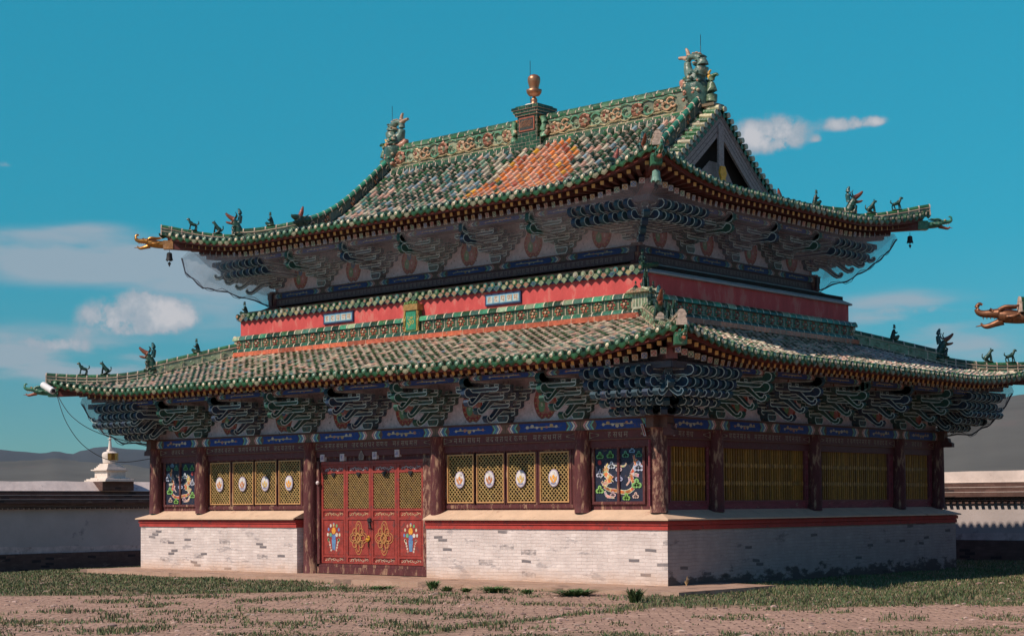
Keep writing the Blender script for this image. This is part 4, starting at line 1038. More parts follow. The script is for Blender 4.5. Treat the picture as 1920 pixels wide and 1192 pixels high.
# stiles between the windows, set proud
for wx in winx:
    for s in(1,-1):
        x=-wx+s*.535; (mbw if x>0 else mbv).box((x-.035,.0,1.93),(x+.035,.022,3.36))
for sgn in(1,-1):
    a,b=(2.75,7.45); 
    if sgn<0: a,b=-7.45,-2.75
    q_=mbw if sgn>0 else mbv; q_.box((a,.0,1.86),(b,.035,1.95)); q_.box((a,.0,3.34),(b,.03,3.40))
mbw.build('timber_wall',M['oldwood'],hall); mbv.build('timber_wall',M['oldwood'],hall)
# right side: slatted windows
slat=[(-6.53,-4.91),(-4.28,-.30),(.30,4.28),(4.98,6.75)]
mb=MB(); mb.m=side_matrix(1,9.90)
wall_from([(-b,-a,1.99,3.42) for a,b in slat],-7.05,7.05,1.70,3.55,mb)
for y in CY: mb.box((-y-.28,.0,1.9),(-y+.28,.03,3.5))
mb.build('timber_wall',M['sidered'],hall)
for sd_,o_ in((2,6.97),(3,9.9)):
    mb=MB(); mb.m=side_matrix(sd_,o_); h_=9.95 if sd_==2 else 7.0; mb.box((-h_,-.07,1.7),(h_,0,3.55)); mb.build('timber_wall',M['darkred'],hall)
for a,b in slat:
    root=empty('slatted_window',parent=hall)
    mb=MB(); mb.m=side_matrix(1,9.90); x0,x1=-b,-a
    for q in((x0,-.04,1.99,x0+.04,.02,3.42),(x1-.04,-.04,1.99,x1,.02,3.42),(x0+.04,-.04,1.99,x1-.04,.02,2.03),(x0+.04,-.04,3.38,x1-.04,.02,3.42)): mb.box(q[:3],q[3:],(.20,.05,.06))
    mb.build('window_frame',M['paint'],root)
    mb=MB(); mb.m=side_matrix(1,9.90); n=round((x1-x0-.1)/.115)
    for i in range(n):
        x=x0+.07+(x1-x0-.14)*(i+.5)/n
        mb.box((x-.022,-.06,2.03),(x+.022,-.012,3.38),vary((.42,.19,.03),.55,1.15,random))
    for i in range(n):
        x=x0+.07+(x1-x0-.14)*(i+.5)/n
        for z in (2.44,2.90): mb.add([(x-.03,-.010,z-.03),(x+.03,-.010,z-.03),(x+.042,-.010,z+.03),(x+.03,-.010,z+.09),(x-.03,-.010,z+.09),(x-.042,-.010,z+.03)],[(0,1,2,3,4,5)],vary((.44,.22,.05),.6,1.3,random))
    mb.build('slats',M['paint'],root)
    mb=MB(); mb.m=side_matrix(1,9.90)
    for z in(2.44,2.90): mb.box((x0+.04,-.07,z),(x1-.04,-.03,z+.06),(.26,.14,.04))
    mb.build('rails',M['paint'],root)
    mb=MB(); mb.m=side_matrix(1,9.90); mb.box((x0,-.16,1.99),(x1,-.14,3.42),(.12,.06,.02)); mb.build('shutter_board',mat('brown_board',base=(.13,.06,.02),rough=.8),root) if False else mb.build('shutter_board',M['paint'],root)

# ------------------------------------------------------------------ doors
mb=MB(); mb.m=side_matrix(0,6.97)
mb.box((-2.38,-.10,.02),(2.38,.10,.20),(.15,.07,.06)); mb.box((-2.30,-.06,.202),(2.30,.06,.285),(.18,.08,.06))
mb.build('threshold',M['oldwood'],hall)
mb=MB(); mb.m=side_matrix(0,6.97)
mb.box((2.245,-.02,.285),(2.36,.09,3.25),(.2,.05,.05)); mb.build('door_jamb',M['oldwood'],hall); mb=MB(); mb.m=side_matrix(0,6.97); mb.box((-2.30,-.02,.285),(-1.96,.07,3.25),(.3,.2,.15)); 
mb.build('door_jamb',M['pealwood'],hall)
mb=MB(); mb.m=side_matrix(0,6.97); mb.box((-1.96,.0,3.14),(2.20,.06,3.22),(.3,.04,.04)); mb.build('door_head',M['doorred'],hall)
dx=(2.24+1.94)/4
def lozenge(mb,cx,cz,s,c,y):
    def ln(a,b,w_=.011,k=0.0):
        A=Vector(a);B=Vector(b);d=(B-A).normalized();n_=Vector((-d.y,d.x))*w_
        mb.add([(cx+p.x*s,y+k,cz+p.y*s) for p in (A-n_,A+n_,B+n_,B-n_)],[(0,1,2,3)],c)
    k_=0
    def ring(px,pz,rx,rz,n=10,w_=.010):
        nonlocal k_
        P=[(px+rx*math.cos(q*2*math.pi/n),pz+rz*math.sin(q*2*math.pi/n)) for q in range(n)]
        for q in range(n): ln(P[q],P[(q+1)%n],w_,.0003*k_); k_+=1
    for px,pz,rx,rz in((0,.24,.13,.24),(0,-.24,.13,.24),(.19,0,.17,.15),(-.19,0,.17,.15),(0,.24,.07,.15),(0,-.24,.07,.15),(.19,0,.10,.08),(-.19,0,.10,.08),(.13,.17,.09,.10),(-.13,.17,.09,.10),(.13,-.17,.09,.10),(-.13,-.17,.09,.10)): ring(px,pz,rx,rz)
    ring(0,0,.13,.15,4,.014)
def bouquet(mb,cx,cz,y):
    def d(px,pz,r,c,k,sx=1): oval(mb,cx+px,cz+pz,r*sx,r,y,y+.004+.001*k,c,8)
    mb.add([(cx-.06,y+.003,cz-.36),(cx+.06,y+.003,cz-.36),(cx+.09,y+.003,cz-.05),(cx-.09,y+.003,cz-.05)],[(0,1,2,3)],(.12,.26,.45))
    d(0,.02,.085,(.12,.22,.48),1); d(0,.2,.10,(.75,.34,.04),2,.85); d(0,.36,.05,(.6,.45,.2),3,.7)
    for i in range(9):
        an=-.5+i*.52; px=.25*math.cos(an); pz=.08+.30*math.sin(an)
        d(px,pz,.05,random.choice([(.62,.52,.36),(.14,.38,.18),(.15,.26,.52),(.62,.30,.22),(.64,.60,.52)]),i%4,.75)
    for s in(1,-1):
        for j in range(5): d(s*(.2-.022*j),-.06-.075*j,.036,random.choice([(.64,.50,.40),(.62,.58,.48),(.55,.30,.22)]),j%3,.9)
        d(s*.13,.08,.06,(.14,.36,.2) if s>0 else (.62,.56,.48),2)
for i in range(4):
    # leaf i counted from world -x: local x decreases
    a=2.24-(i+1)*dx+.006; b=2.24-i*dx-.006
    root=empty('door_leaf',parent=hall)
    mb=MB(); mb.m=side_matrix(0,6.97); y0,y1=-.05,.02; s=.085
    z=[.30,.345,.475,.525,1.555,1.625,1.80,1.87,2.87,2.93,3.07,3.135]
    mb.box((a,y0,z[0]),(a+s,y1,z[-1]),(.36,.035,.03)); mb.box((b-s,y0,z[0]),(b,y1,z[-1]),(.36,.035,.03))
    for q in((0,1),(2,3),(4,5),(6,7),(8,9),(10,11)): mb.box((a+s,y0,z[q[0]]),(b-s,y1,z[q[1]]),(.38,.035,.03))
    for q in((1,2),(5,6),(9,10)): mb.box((a+s,y0,z[q[0]]),(b-s,y1-.03,z[q[1]]),(.22,.04,.035))
    mb.build('leaf_frame',M['doorred'],root)
    mb=MB(); mb.m=side_matrix(0,6.97); mb.box((a+s,y0,z[3]),(b-s,y1-.022,z[4]),(.30,.045,.035)); mb.box((a+s+.03,y0,z[3]+.03),(b-s-.03,y1-.012,z[4]-.03),(.33,.05,.035)); mb.build('leaf_panel',M['doorred'],root)
    mb=MB(); mb.m=side_matrix(0,6.97); lattice(mb,a+s,b-s,z[7],z[8],0,(.30,.19,.07),pitch=.098,w_=.009); mb.build('lattice',M['paint'],root)
    mb=MB(); mb.m=side_matrix(0,6.97); xc=(a+b)/2; zc=(z[3]+z[4])/2
    if i in(1,2): lozenge(mb,xc,zc,1.0,(.50,.25,.08),.011)
    else: bouquet(mb,xc,zc,.009)
    # scroll strips
    for (za,zb,c) in((z[1],z[2],(.55,.42,.30)),(z[5],z[6],(.58,.40,.22)),(z[9],z[10],(.50,.50,.50))):
        n=9
        for j in range(n):
            x=a+s+.05+(b-a-2*s-.1)*(j+.5)/n; zz=(za+zb)/2+.018*math.sin(j*2.3)
            P=[(x+.04*math.cos(q*math.pi/3+j),zz+.03*math.sin(q*math.pi/3+j)) for q in range(5)]
            for q in range(4):
                A=Vector(P[q]);B=Vector(P[q+1]); d=(B-A).normalized(); n_=Vector((-d.y,d.x))*.008
                mb.add([(p.x,y1-.022+.0006*q,p.y) for p in(A-n_,A+n_,B+n_,B-n_)],[(0,1,2,3)],c)
    mb.build('leaf_ornament',M['paint'],root)
    mb=MB(); mb.m=side_matrix(0,6.97); mb.box((xc-.10,.022,2.84),(xc+.06,.045,2.90),(.02,.02,.02)); mb.box((xc-.05,.022,2.78),(xc+.02,.04,2.84),(.02,.02,.02)); mb.build('hinge',M['iron'],root)
    if i in(1,2):
        mb=MB(); mb.m=side_matrix(0,6.97); xx=a+.05 if i==1 else b-.05
        mb.tube([(xx,.03,1.52),(xx,.07,1.50),(xx,.07,1.32),(xx,.03,1.30)],.014,6,(.03,.03,.03)); 
        if i==1: mb.box((xx-.07,.03,1.50),(xx+.06,.06,1.60),(.02,.02,.02)); mb.tube([(xx+.01,.04,1.5),(xx-.06,.05,1.32)],.03,6,(.02,.02,.02))
        mb.build('door_handle',M['iron'],root)
    if i==1:
        mb=MB(); mb.m=side_matrix(0,6.97)
        for q in range(7): mb.blob((a+.10+random.uniform(-.05,.05),.05,1.0+random.uniform(-.09,.09)),(.05,.025,.05),(.70,.34,.03),6,4)
        mb.tube([(a+.08,.05,.92),(a+.08,.05,.78)],.02,5,(.1,.04,.02)); mb.build('door_tassel',M['paint'],root)
# notices on the board over the door
for (u,wx,z) in((0,-2.10,3.335),(1,-1.26,3.335),(2,.08,3.36),(3,.98,3.40)):
    mb=MB(); mb.m=side_matrix(0,7.03); x=-wx; mb.box((x-.085,-.08,z-.10),(x+.085,.045,z+.10),(.70,.62,.62)); mb.box((x-.065,.045,z-.08),(x+.065,.048,z+.08),(.62,.44,.48))
    g=glyph('ॐ' if u!=1 else 'ह')
    if g:
        v,f,w_=g; mb.add([(x+.045-px*.09,.052,z-.045+pz*.09) for px,pz in v],f,(.06,.10,.30))
    mb.build('painted_card',M['paint'],hall)
mb=MB(); mb.m=side_matrix(0,7.03); x=.62-.0
mb.prism([(-.09,-.13),(.09,-.13),(.10,.0),(0,.15),(-.10,0)],lambda a,b,t:(x-.15+a,t,3.38+b),.0,.03,(.18,.12,.11),(.32,.26,.22),.02); mb.build('carved_emblem',M['paint'],hall)
mb=MB(); mb.m=side_matrix(0,6.97); mb.blob((2.27,.13,2.62),(.06,.05,.06),(.7,.6,.6),8,5); mb.build('door_lamp',M['paint'],hall)

# ------------------------------------------------------------------ bracket sets
EDG=(.60,.72,.72)
def arm_lat(mb,x0,x1,y,z,h,c,th=.14,edge=EDG):
    """lateral bow-shaped arm in the plane y"""
    r=.09; P=[(x0,z+h),(x0,z+h*.45),(x0+r*.35,z+h*.15),(x0+r,z),(x1-r,z),(x1-r*.35,z+h*.15),(x1,z+h*.45),(x1,z+h)]
    mb.prism(P,lambda a,b,t:(a,y+t,b),-th/2,th/2,c,edge,.022)
def block(mb,x,y,z,w_=.15,h=.085,c=(.02,.05,.05)):
    P=[(x-w_/2*.72,z),(x+w_/2*.72,z),(x+w_/2,z+h*.4),(x+w_/2,z+h),(x-w_/2,z+h),(x-w_/2,z+h*.4)]
    mb.prism(P,lambda a,b,t:(a,y+t,b),-.075,.075,c,EDG,.016)
def arm_out(mb,x,y1,z,h,c,kind,th=.14,yb=-.1):
    """projecting arm; kind: 'beak' slants down and hooks, 'cloud' ends in a round head, 'plain'"""
    if kind=='beak':
        P=[(yb,z),(y1-.05,z),(y1+.08,z-.08),(y1+.30,z-.25),(y1+.42,z-.31),(y1+.54,z-.29),(y1+.60,z-.20),(y1+.56,z-.13),(y1+.50,z-.13),(y1+.47,z-.19),(y1+.40,z-.19),(y1+.30,z-.11),(y1+.16,z+.03),(y1+.05,z+h),(yb,z+h)]; th=max(th,.16)
    elif kind=='cloud':
        P=[(yb,z),(y1,z),(y1+.12,z-.03),(y1+.24,z-.0),(y1+.30,z+.07),(y1+.30,z+.15),(y1+.24,z+.22),(y1+.12,z+.24),(y1,z+h),(yb,z+h)]
    else: P=[(yb,z),(y1,z),(y1+.07,z+h*.3),(y1+.07,z+h),(yb,z+h)]
    mb.prism(P,lambda a,b,t:(x+t,a,b),th/2,-th/2,c,EDG,.022)
def bracket(mb,H,nst,step,cols,beak=True,wide=1.0,corner=False):
    A,B=cols; dz=H/(nst+1)
    # base block
    mb.prism([(-.15,0),(.15,0),(.21,.09),(.21,.19),(-.21,.19),(-.21,.09)],lambda a,b,t:(a,t,b),-.18,.18,B,EDG,.022)
    for j in range(nst+1):
        y=j*step; z=.17+j*dz*.93
        tiers=nst+1-j
        for t in range(max(1,min(tiers,nst+1))):
            zz=z+t*dz*.93
            if zz>H-.1: break
            L=wide*(.34+.20*t+.135*j)
            if j>0 and t>1: break
            arm_lat(mb,-L,L,y,zz,dz*.56,A if (t+j)%2 else B)
            for s in ((-1,0,1) if L<.7 else (-1,-.5,0,.5,1)): block(mb,s*(L-.07),y,zz+dz*.56,.15,dz*.37,B if (t+j)%2 else A)
        if j>0:
            kind='beak' if beak and j<nst else ('cloud' if j==nst else ('beak' if beak else 'plain'))
            arm_out(mb,0,y-(.08 if kind=='beak' else 0),z-dz*.35,dz*.6,A if j%2 else B,kind)
            if not beak: arm_out(mb,0,y+.02,z-dz*.35,dz*.5,B,'plain')
    if True:
        arm_out(mb,0,nst*step,H-.16,dz*.7,B,'cloud'); arm_out(mb,0,nst*step-.05,H-.42,dz*.7,A,'cloud')
def corner_bracket(mb,H,nst,step,cols,beak=True):
    """set on a corner post: arms to both faces, plus a diagonal stack; local +y and +x are the two outward faces"""
    A,B=cols; dz=H/(nst+1)
    R90=Matrix.Rotation(R(-90),4,'Z'); base=mb.m.copy()
    for k in(0,1):
        mb.m=base@(Matrix.Identity(4) if k==0 else R90@Matrix.Scale(-1,4,(1,0,0)))
        for j in range(nst+1):
            y=j*step; z=.17+j*dz*.93
            ext=.30+.16*(nst+1-j)
            for t in range(2):
                zz=z+t*dz*.93
                if zz>H-.1: break
                # arm runs inward along the wall and outward past the corner, ending in a round head
                x0=-(.45+.14*j+.1*t); x1=min(y+.18+.1*t,1.25)
                arm_lat(mb,x0,x1,y,zz,dz*.56,A if (t+j)%2 else B)
                q=x0+.07
                while q<x1: block(mb,q,y,zz+dz*.56,.15,dz*.37,B if (t+j)%2 else A); q+=.32
        # rows of scalloped cloud heads and beaks
        for i in range(7):
            xx=-1.0+.31*i
            for (zz,yy) in ((H-.16,nst*step-.02),(H-.42,nst*step-.18)):
                arm_out(mb,xx,yy,zz,dz*.7,B if i%2 else A,'cloud',.14)
            if beak:
                for j in range(1,nst): arm_out(mb,min(xx+.25,j*step+.05),j*step-.06,.17+j*dz*.93-dz*.35,dz*.6,A if i%2 else B,'beak')
    # diagonal arms, longer
    mb.m=base@Matrix.Rotation(R(-45),4,'Z')
    for j in range(1,nst+1):
        arm_out(mb,0,j*step*1.02,.17+j*dz*.93-dz*.35,dz*.7,A if j%2 else B,'beak' if j<=nst else 'cloud',.15)
    arm_out(mb,0,nst*step*.98,H-.12,.26,B,'cloud',.18); 
    mb.m=base
GREEN=((.016,.075,.055),(.022,.085,.075)); BLUE=((.018,.040,.080),(.020,.060,.085))
HL,HU=1.02,.86
def jewel_panel(name,w_,h,parent,mtx):
    root=empty(name,parent=parent)
    mb=MB(); mb.m=mtx; mb.box((-w_/2,-.05,0),(w_/2,.0,h),(.74,.58,.62)); 
    mb.build('painted_board',M['paint'],root)
    mb=MB(); mb.m=mtx; s=h/1.0
    n=20; 
    def flame(r,y,c):
        P=[]
        for i in range(n):
            t=2*math.pi*i/n; x=math.sin(t); z=-math.cos(t)
            x*=.30*(1-.32*max(0,z)); z=z*.40+(.10 if abs(x)<.03 and z>0 else 0)-(.05 if abs(x)<.05 and z<0 else 0)*-1
            P.append((x*r*s,(.42+z*r)*s))
        mb.add([(a,y,b) for a,b in P],[tuple(range(n))],c)
    flame(1.0,.004,(.30,.10,.06)); flame(.92,.006,(.36,.03,.03)); 
    for i in range(18):
        t=2*math.pi*i/18; oval(mb,math.sin(t)*.25*s*(1-.3*max(0,-math.cos(t))),(.42-math.cos(t)*.33)*s,.018*s,.018*s,.006,.009,(.50,.30,.10),6)
    flame(.74,.010,(.40,.16,.10))
    for (x,z,c,c2) in((-.085,.30,(.50,.16,.16),(.60,.42,.40)),(.085,.30,(.14,.32,.16),(.45,.55,.42)),(0,.52,(.06,.18,.36),(.40,.55,.60))):
        P=[(x*s+.085*s*math.cos(q*math.pi/6),z*s+(.12 if q!=3 else .17)*s*math.sin(q*math.pi/6)) for q in range(12)]
        mb.add([(a,.013,b) for a,b in P],[tuple(range(12))],c); oval(mb,x*s,(z+.03)*s,.032*s,.045*s,.013,.016,c2,8)
    mb.build('flaming_jewels',M['paint'],root); return root
def storey(out_x,out_y,zb,H,fx,sx_,nst,step,beak,par,hs):
    """bracket zone on all four faces; fx = positions on front/back, sx_ on the sides"""
    protoA=MB(); bracket(protoA,H,nst,step,GREEN,beak); pa=protoA.build('bracket_set',M['paint'],par)
    protoB=MB(); bracket(protoB,H,nst,step,BLUE,beak); pb=protoB.build('bracket_set',M['paint'],par)
    cb=MB(); corner_bracket(cb,H,nst,step,BLUE,beak); pc=cb.build('corner_bracket_set',M['paint'],par)
    used_=set()
    def put(o,loc,rz):
        if o.name in used_: o=dup(o,par)
        used_.add(o.name); o.location=loc; o.rotation_euler=(0,0,rz)
    for side,pos,out in((0,fx,out_y),(1,sx_,out_x),(2,fx,out_y),(3,sx_,out_x)):
        ang={0:math.pi,1:-math.pi/2,2:0,3:math.pi/2}[side]
        mtx=side_matrix(side,out)
        for i,x in enumerate(pos[1:-1]):
            p=mtx@Vector((x,0,zb)); put((pa,pb)[i%2],p,ang)
        if side in(0,1):
            for i in range(len(pos)-1):
                xm=(pos[i]+pos[i+1])/2; wd=pos[i+1]-pos[i]
                mm=mtx@Matrix.Translation((xm,-.06,zb+.0)); jewel_panel('jewel_panel',wd-.02,H+.30,par,mm)
        else:
            mb=MB(); mb.m=mtx; mb.box((pos[0],-.1,zb),(pos[-1],-.05,zb+H+.3),(.4,.32,.34)); mb.build('painted_board',M['paint'],par)
        # outer purlin with chevrons
        mb=MB(); mb.m=mtx; e=abs(pos[-1])+nst*step+.1; yo=nst*step
        mb.box((-e,yo-.08,zb+H-.02),(e,yo+.08,zb+H+.13),(.05,.05,.07))
        secs=[(pos[i],pos[i+1]) for i in range(len(pos)-1)]
        if side<2:
            for a,b in secs: painted_section(mb,a+.02,b-.02,zb+H-.02,zb+H+.12,yo+.085,dragon=True,dull=.8)
        # red board above the arms
        mb.box((-e+.3,yo-.5,zb+H+.02),(e-.3,yo-.44,zb+H+.2),(.12,.04,.04))
        mb.build('painted_purlin',M['paint'],par)
    for cx,cy,ang in((1,-1,-math.pi/2),(-1,-1,math.pi),(1,1,0),(-1,1,math.pi/2)):
        put(pc,(cx*out_x,cy*out_y,zb),ang)
FX=[-10,-7.636,-5.1,-2.56,0,2.56,5.1,7.636,10]; SX=[-7.085,-4.69,-2.34,0,2.34,4.69,7.085]
storey(10.0,7.085,4.085,HL,FX,SX,4,.36,True,hall,None)
UX=[-7.35+2.45*i for i in range(7)]; UY=[-4.4+2.2*i for i in range(5)]
storey(7.35,4.4,8.80,HU,UX,UY,4,.33,False,hall,None)
# corner consoles of the lower beam
for cx in(1,-1):
    mb=MB()
    mb.prism([(0,0),(.34,0),(.34,.12),(.24,.16),(.22,.26),(.1,.30),(0,.42)][::1],lambda a,b,t:(cx*(10.2+a),-7.085+t,4.02-.42+b+.0),-.08,.08,(.10,.03,.03))
    mb.build('beam_end',M['paint'],hall); mb=MB()
    mb.prism([(0,0),(.34,0),(.34,.12),(.24,.16),(.22,.26),(.1,.30),(0,.42)][::1],lambda a,b,t:(cx*(10.2+a),7.085+t,4.02-.42+b+.0),-.08,.08,(.10,.03,.03))
    mb.build('beam_end',M['paint'],hall)
for sgn in(1,-1): # two light strut ends flanking the corner post
    mb=MB(); 
    if sgn<0: mb.prism([(-.03,0),(.05,0),(-.05,.3),(-.13,.3)],lambda a,b,t:(9.62+a+.08,-7.20+t,3.60+b),-.04,.04,(.30,.05,.04),(.55,.48,.46),.018)
    else: mb.prism([(-.05,0),(.03,0),(.13,.3),(.05,.3)],lambda a,b,t:(10.12+t,-6.66+a,3.60+b),-.04,.04,(.30,.05,.04),(.55,.48,.46),.018)
    mb.build('strut_end',M['paint'],hall)

# ------------------------------------------------------------------ red wall, tile bands, upper storey
mb=MB(); mb.box((-8.13,-5.15,6.4),(8.13,5.15,7.93)); mb.build('red_wall',M['wallred'],hall)
band=empty('tile_band',parent=hall)
ROL2=[G_D,(.012,.07,.045),(.02,.10,.06)]
ROL=[G_M,G_D,(.05,.22,.12),(.22,.30,.18),(.05,.12,.09)]
for side in range(4):
    o_x=8.13 if side in(1,3) else 5.15; hw=8.13 if side in(0,2) else 5.15
    mtx=side_matrix(side,o_x)
    mb=MB(); mb.m=mtx
    e=hw+.16
    mb.box((-e,0,6.86),(e,.13,7.26),(.5,.4,.28)); 
    P=lambda x,y,z:(x,y,z)
    sweep(mb,[(-e-.02,.09,7.27),(e+.02,.09,7.27)],.12,0,0,.15,seg=.34,c=ROL,roundtop=True,joint=(.62,.54,.40))
    sweep(mb,[(-e-.02,.13,6.88),(e+.02,.13,6.88)],.125,0,-.005,.12,seg=.34,c=ROL2,roundtop=True,joint=(.62,.54,.40))
    sweep(mb,[(-e-.02,.16,6.80),(e+.02,.16,6.80)],.11,.11,-.06,.075,seg=.8,c=[(.55,.13,.06)],joint=(.55,.25,.15))
    n=int(2*e/.44)
    for i in range(n):
        x0=-e+2*e*i/n; x1=x0+2*e/n; xm=(x0+x1)/2
        mb.box((x0+.018,.13,7.01),(x1-.018,.137,7.255),(.055,.085,.045))
        if side<2:
            rosette(mb,(xm,.137,7.13),(1,0,0),(0,0,1),(0,1,0),.145,random.choice([(.46,.13,.07),(.34,.09,.06),(.50,.22,.12)]),(.55,.42,.25),6,.025)
            for q in range(4):
                an=math.pi/4+q*math.pi/2; mb.blob((xm+.16*math.cos(an),.14,7.13+.095*math.sin(an)),(.035,.02,.03),(.12,.26,.12),5,4)
    mb.build('flower_tiles',M['glaze_clean'],band)
# corner ornament: small model of a tiled tower with figures
mbp=[]
for cx,cy in((1,-1),):
    mb=MB(); 
    mb.box((-.24,-.24,-.05),(.24,.24,.36),(.42,.42,.30))
    for i in range(5):
        for sx_,sy_ in((1,0),(0,-1)):
            t=-.19+.095*i
            if sx_: mb.box((.24,t-.018,.02),(.25,t+.018,.33),(.16,.22,.12))
            else: mb.box((t-.018,-.25,.02),(t+.018,-.24,.33),(.16,.22,.12))
    for k in range(4):
        mb.m=Matrix.Rotation(k*math.pi/2,4,'Z')
        for i in range(9):
            t=-.32+.08*i; mb.tube([(t,-.14,.47),(t,-.36,.38)],.035,6,random.choice([(.45,.36,.24),(.30,.34,.2),(.5,.3,.2)]))
        mb.add([(-.38,-.38,.36),(.38,-.38,.36),(.14,-.14,.48),(-.14,-.14,.48)],[(0,1,2,3)],(.3,.25,.15))
    mb.m=Matrix.Identity(4); mb.box((-.14,-.14,.46),(.14,.14,.50),(.3,.3,.2))
    o=mb.build('corner_shrine',M['glaze_clean'],hall); o.location=(cx*8.36,cy*5.38,6.98)
    for dx_,dy_,kk,sc,zz in((.0,-.0,'sit',1.15,.5),(-.30,-.02,'rider',.62,.42),(.02,.3,'rider',.62,.42)):
        b=place(kk,(cx*8.36+dx_*cx,cy*5.38+dy_*abs(cy),6.98+zz),math.atan2(cy,cx),hall,sc)
# pent course of tiles on the wall top (front), cement ledge (sides)
def pent(side):
    o_x=8.13 if side in(1,3) else 5.15; hw=8.13 if side in(0,2) else 5.15
    mb=MB(); mb.m=side_matrix(side,o_x)
    if side==0:
        mb.box((-hw-.1,-.1,7.93),(hw+.1,.09,7.985),(.05,.10,.22)); mb.box((-hw-.05,-.1,7.90),(hw+.05,.05,7.93),(.06,.12,.24))
        mb.add([(-hw-.1,.10,8.0),(hw+.1,.10,8.0),(hw-.5,-.62,8.21),(-hw+.5,-.62,8.21)],[(0,1,2,3)],(.2,.22,.14))
        n=int(2*hw/.27)
        for i in range(n+1):
            x=-hw+2*hw*i/n; cc=tilecol([(.3,G_D),(.3,G_M),(.2,TEAL),(.2,(.3,.3,.2))])
            for (y0,z0,y1,z1) in((.11,8.04,-.2,8.11),(-.2,8.115,-.58,8.20)): mb.tube([(x,y0,z0),(x,y1,z1)],[.075,.068],7,tilecol([(.45,G_D),(.35,(.05,.08,.08)),(.2,(.22,.22,.17))]))
            pale=random.choice([(.55,.45,.25),(.5,.28,.18),(.3,.36,.22),(.55,.5,.4)])
            oval(mb,x,8.05,.085,.085,.11,.14,cc,10); oval(mb,x,8.05,.05,.05,.14,.155,vary(pale,.5,1),8)
            xm=x+hw/n; 
            if i<n:
                P=[(xm-.13,8.03),(xm-.11,7.95),(xm,7.86),(xm+.11,7.95),(xm+.13,8.03)]; mb.prism(P,lambda a,b,t:(a,.11+t,b),0,.012,random.choice([(.36,.28,.14),(.26,.28,.16),(.32,.16,.10),(.08,.14,.08),(.05,.09,.12)]),(.10,.16,.10),.02)
        return mb.build('pent_tiles',M['glaze_clean'],hall)
    mb.box((-hw-.1,-.1,7.93),(hw+.1,.05,7.975),(.3,.3,.3))
    n=24
    for i in range(n):
        x0=-hw-.08+(2*hw+.16)*i/n; x1=-hw-.08+(2*hw+.16)*(i+1)/n
        j0=max(-hw+.62,min(hw-.62,x0)); j1=max(-hw+.62,min(hw-.62,x1))
        w0=.03*noise.noise(Vector((x0*1.5,side,0))); w1=.03*noise.noise(Vector((x1*1.5,side,0)))
        mb.add([(x0,.09+w0,7.98),(x1,.09+w1,7.98),(j1,-.66,8.36),(j0,-.66,8.36),(x0,.09+w0,7.94),(x1,.09+w1,7.94)],[(0,1,2,3),(4,5,1,0)],(1,1,1))
    return mb.build('cement_ledge',M['ledge_grey'],hall)
for s_ in range(4): pent(s_)
# ridge figure where the pent course turns the corner
for cx in(1,-1):
    place('rider',(cx*8.02,-5.05,8.12),math.atan2(-1,cx),hall,.95); 
# plaques on the red wall
for x0,x1,z0,z1 in((-4.11,-2.78,7.50,7.82),(2.62,3.95,7.50,7.82)):
    root=empty('wall_plaque',parent=hall)
    mtx=side_matrix(0,5.15)
    mb=MB(); mb.m=mtx; mb.box((-x1,0,z0),(-x0,.05,z1),(.02,.04,.10)); mb.build('plaque_frame',M['paint'],root)
    mb=MB(); mb.m=mtx; mb.box((-x1+.05,.05,z0+.045),(-x0-.05,.056,z1-.045),(.18,.40,.52))
    for i in range(5):
        xa=-x1+.085+i*.24; mb.box((xa,.056,z0+.07),(xa+.19,.060,z1-.07),(.50,.54,.50))
    mb.build('plaque_panel',M['paint'],root)
    mb=MB(); mb.m=mtx
    for i in range(5):
        g=glyph('मणपदह'[i]); 
        if g:
            v,f,w_=g; xa=-x1+.085+i*.24+.17; mb.add([(xa-px*.16,.063,z0+.085+pz*.15) for px,pz in v],f,(.45,.22,.10))
    mb.build('plaque_lettering',M['paint'],root)
root=empty('glazed_tablet',parent=hall); mtx=side_matrix(0,5.15)
mb=MB(); mb.m=mtx; xc=.14
mb.box((xc-.24,.02,6.98),(xc+.24,.22,7.72),(.10,.16,.05)); mb.box((xc-.29,.0,7.60),(xc+.29,.26,7.78),(.35,.20,.06)); mb.box((xc-.20,.22,7.04),(xc+.20,.235,7.56),(.04,.26,.14))
for s in(1,-1): mb.tube([(xc+s*.25,.2,7.0),(xc+s*.27,.22,7.3),(xc+s*.25,.2,7.58)],.05,6,(.45,.30,.08)); 
for i in range(5): mb.blob((xc-.22+.11*i,.22,7.80+.03*(i==2)),(.05,.06,.06),(.14,.26,.08),6,4)
mb.build('tablet_frame',M['glaze_clean'],root)
mb=MB(); mb.m=mtx; g=glyph('ॐ')
if g: v,f,w_=g; mb.add([(xc+.14-px*.26,.245,7.16+pz*.26) for px,pz in v],f,(.50,.42,.10))
mb.build('tablet_lettering',M['paint'],root)
# upper storey beams, posts
for side in range(4):
    out=4.4 if side in(0,2) else 7.35; pos=UX if side in(0,2) else UY
    mb=MB(); mb.m=side_matrix(side,out); e=pos[-1]+.2
    mb.box((-e,-.1,8.38),(e,.06,8.60),(.075,.03,.035)); mb.box((-e,-.1,8.595),(e,.10,8.775),(.06,.04,.05)); mb.box((-e,-.1,8.775),(e,.13,8.80),(.08,.04,.04))
    if side<2:
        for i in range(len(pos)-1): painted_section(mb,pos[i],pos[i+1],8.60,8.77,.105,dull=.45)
        script_row(mb,-e+.5,e-.5,8.42,.12,.064,(.20,.13,.11),0)
    mb.build('painted_beam',M['paint'],hall)
for cx in(1,-1):
    for cy in(1,-1): column(cx*7.35,cy*4.4,8.3,8.85,.17,M['oldwood'])

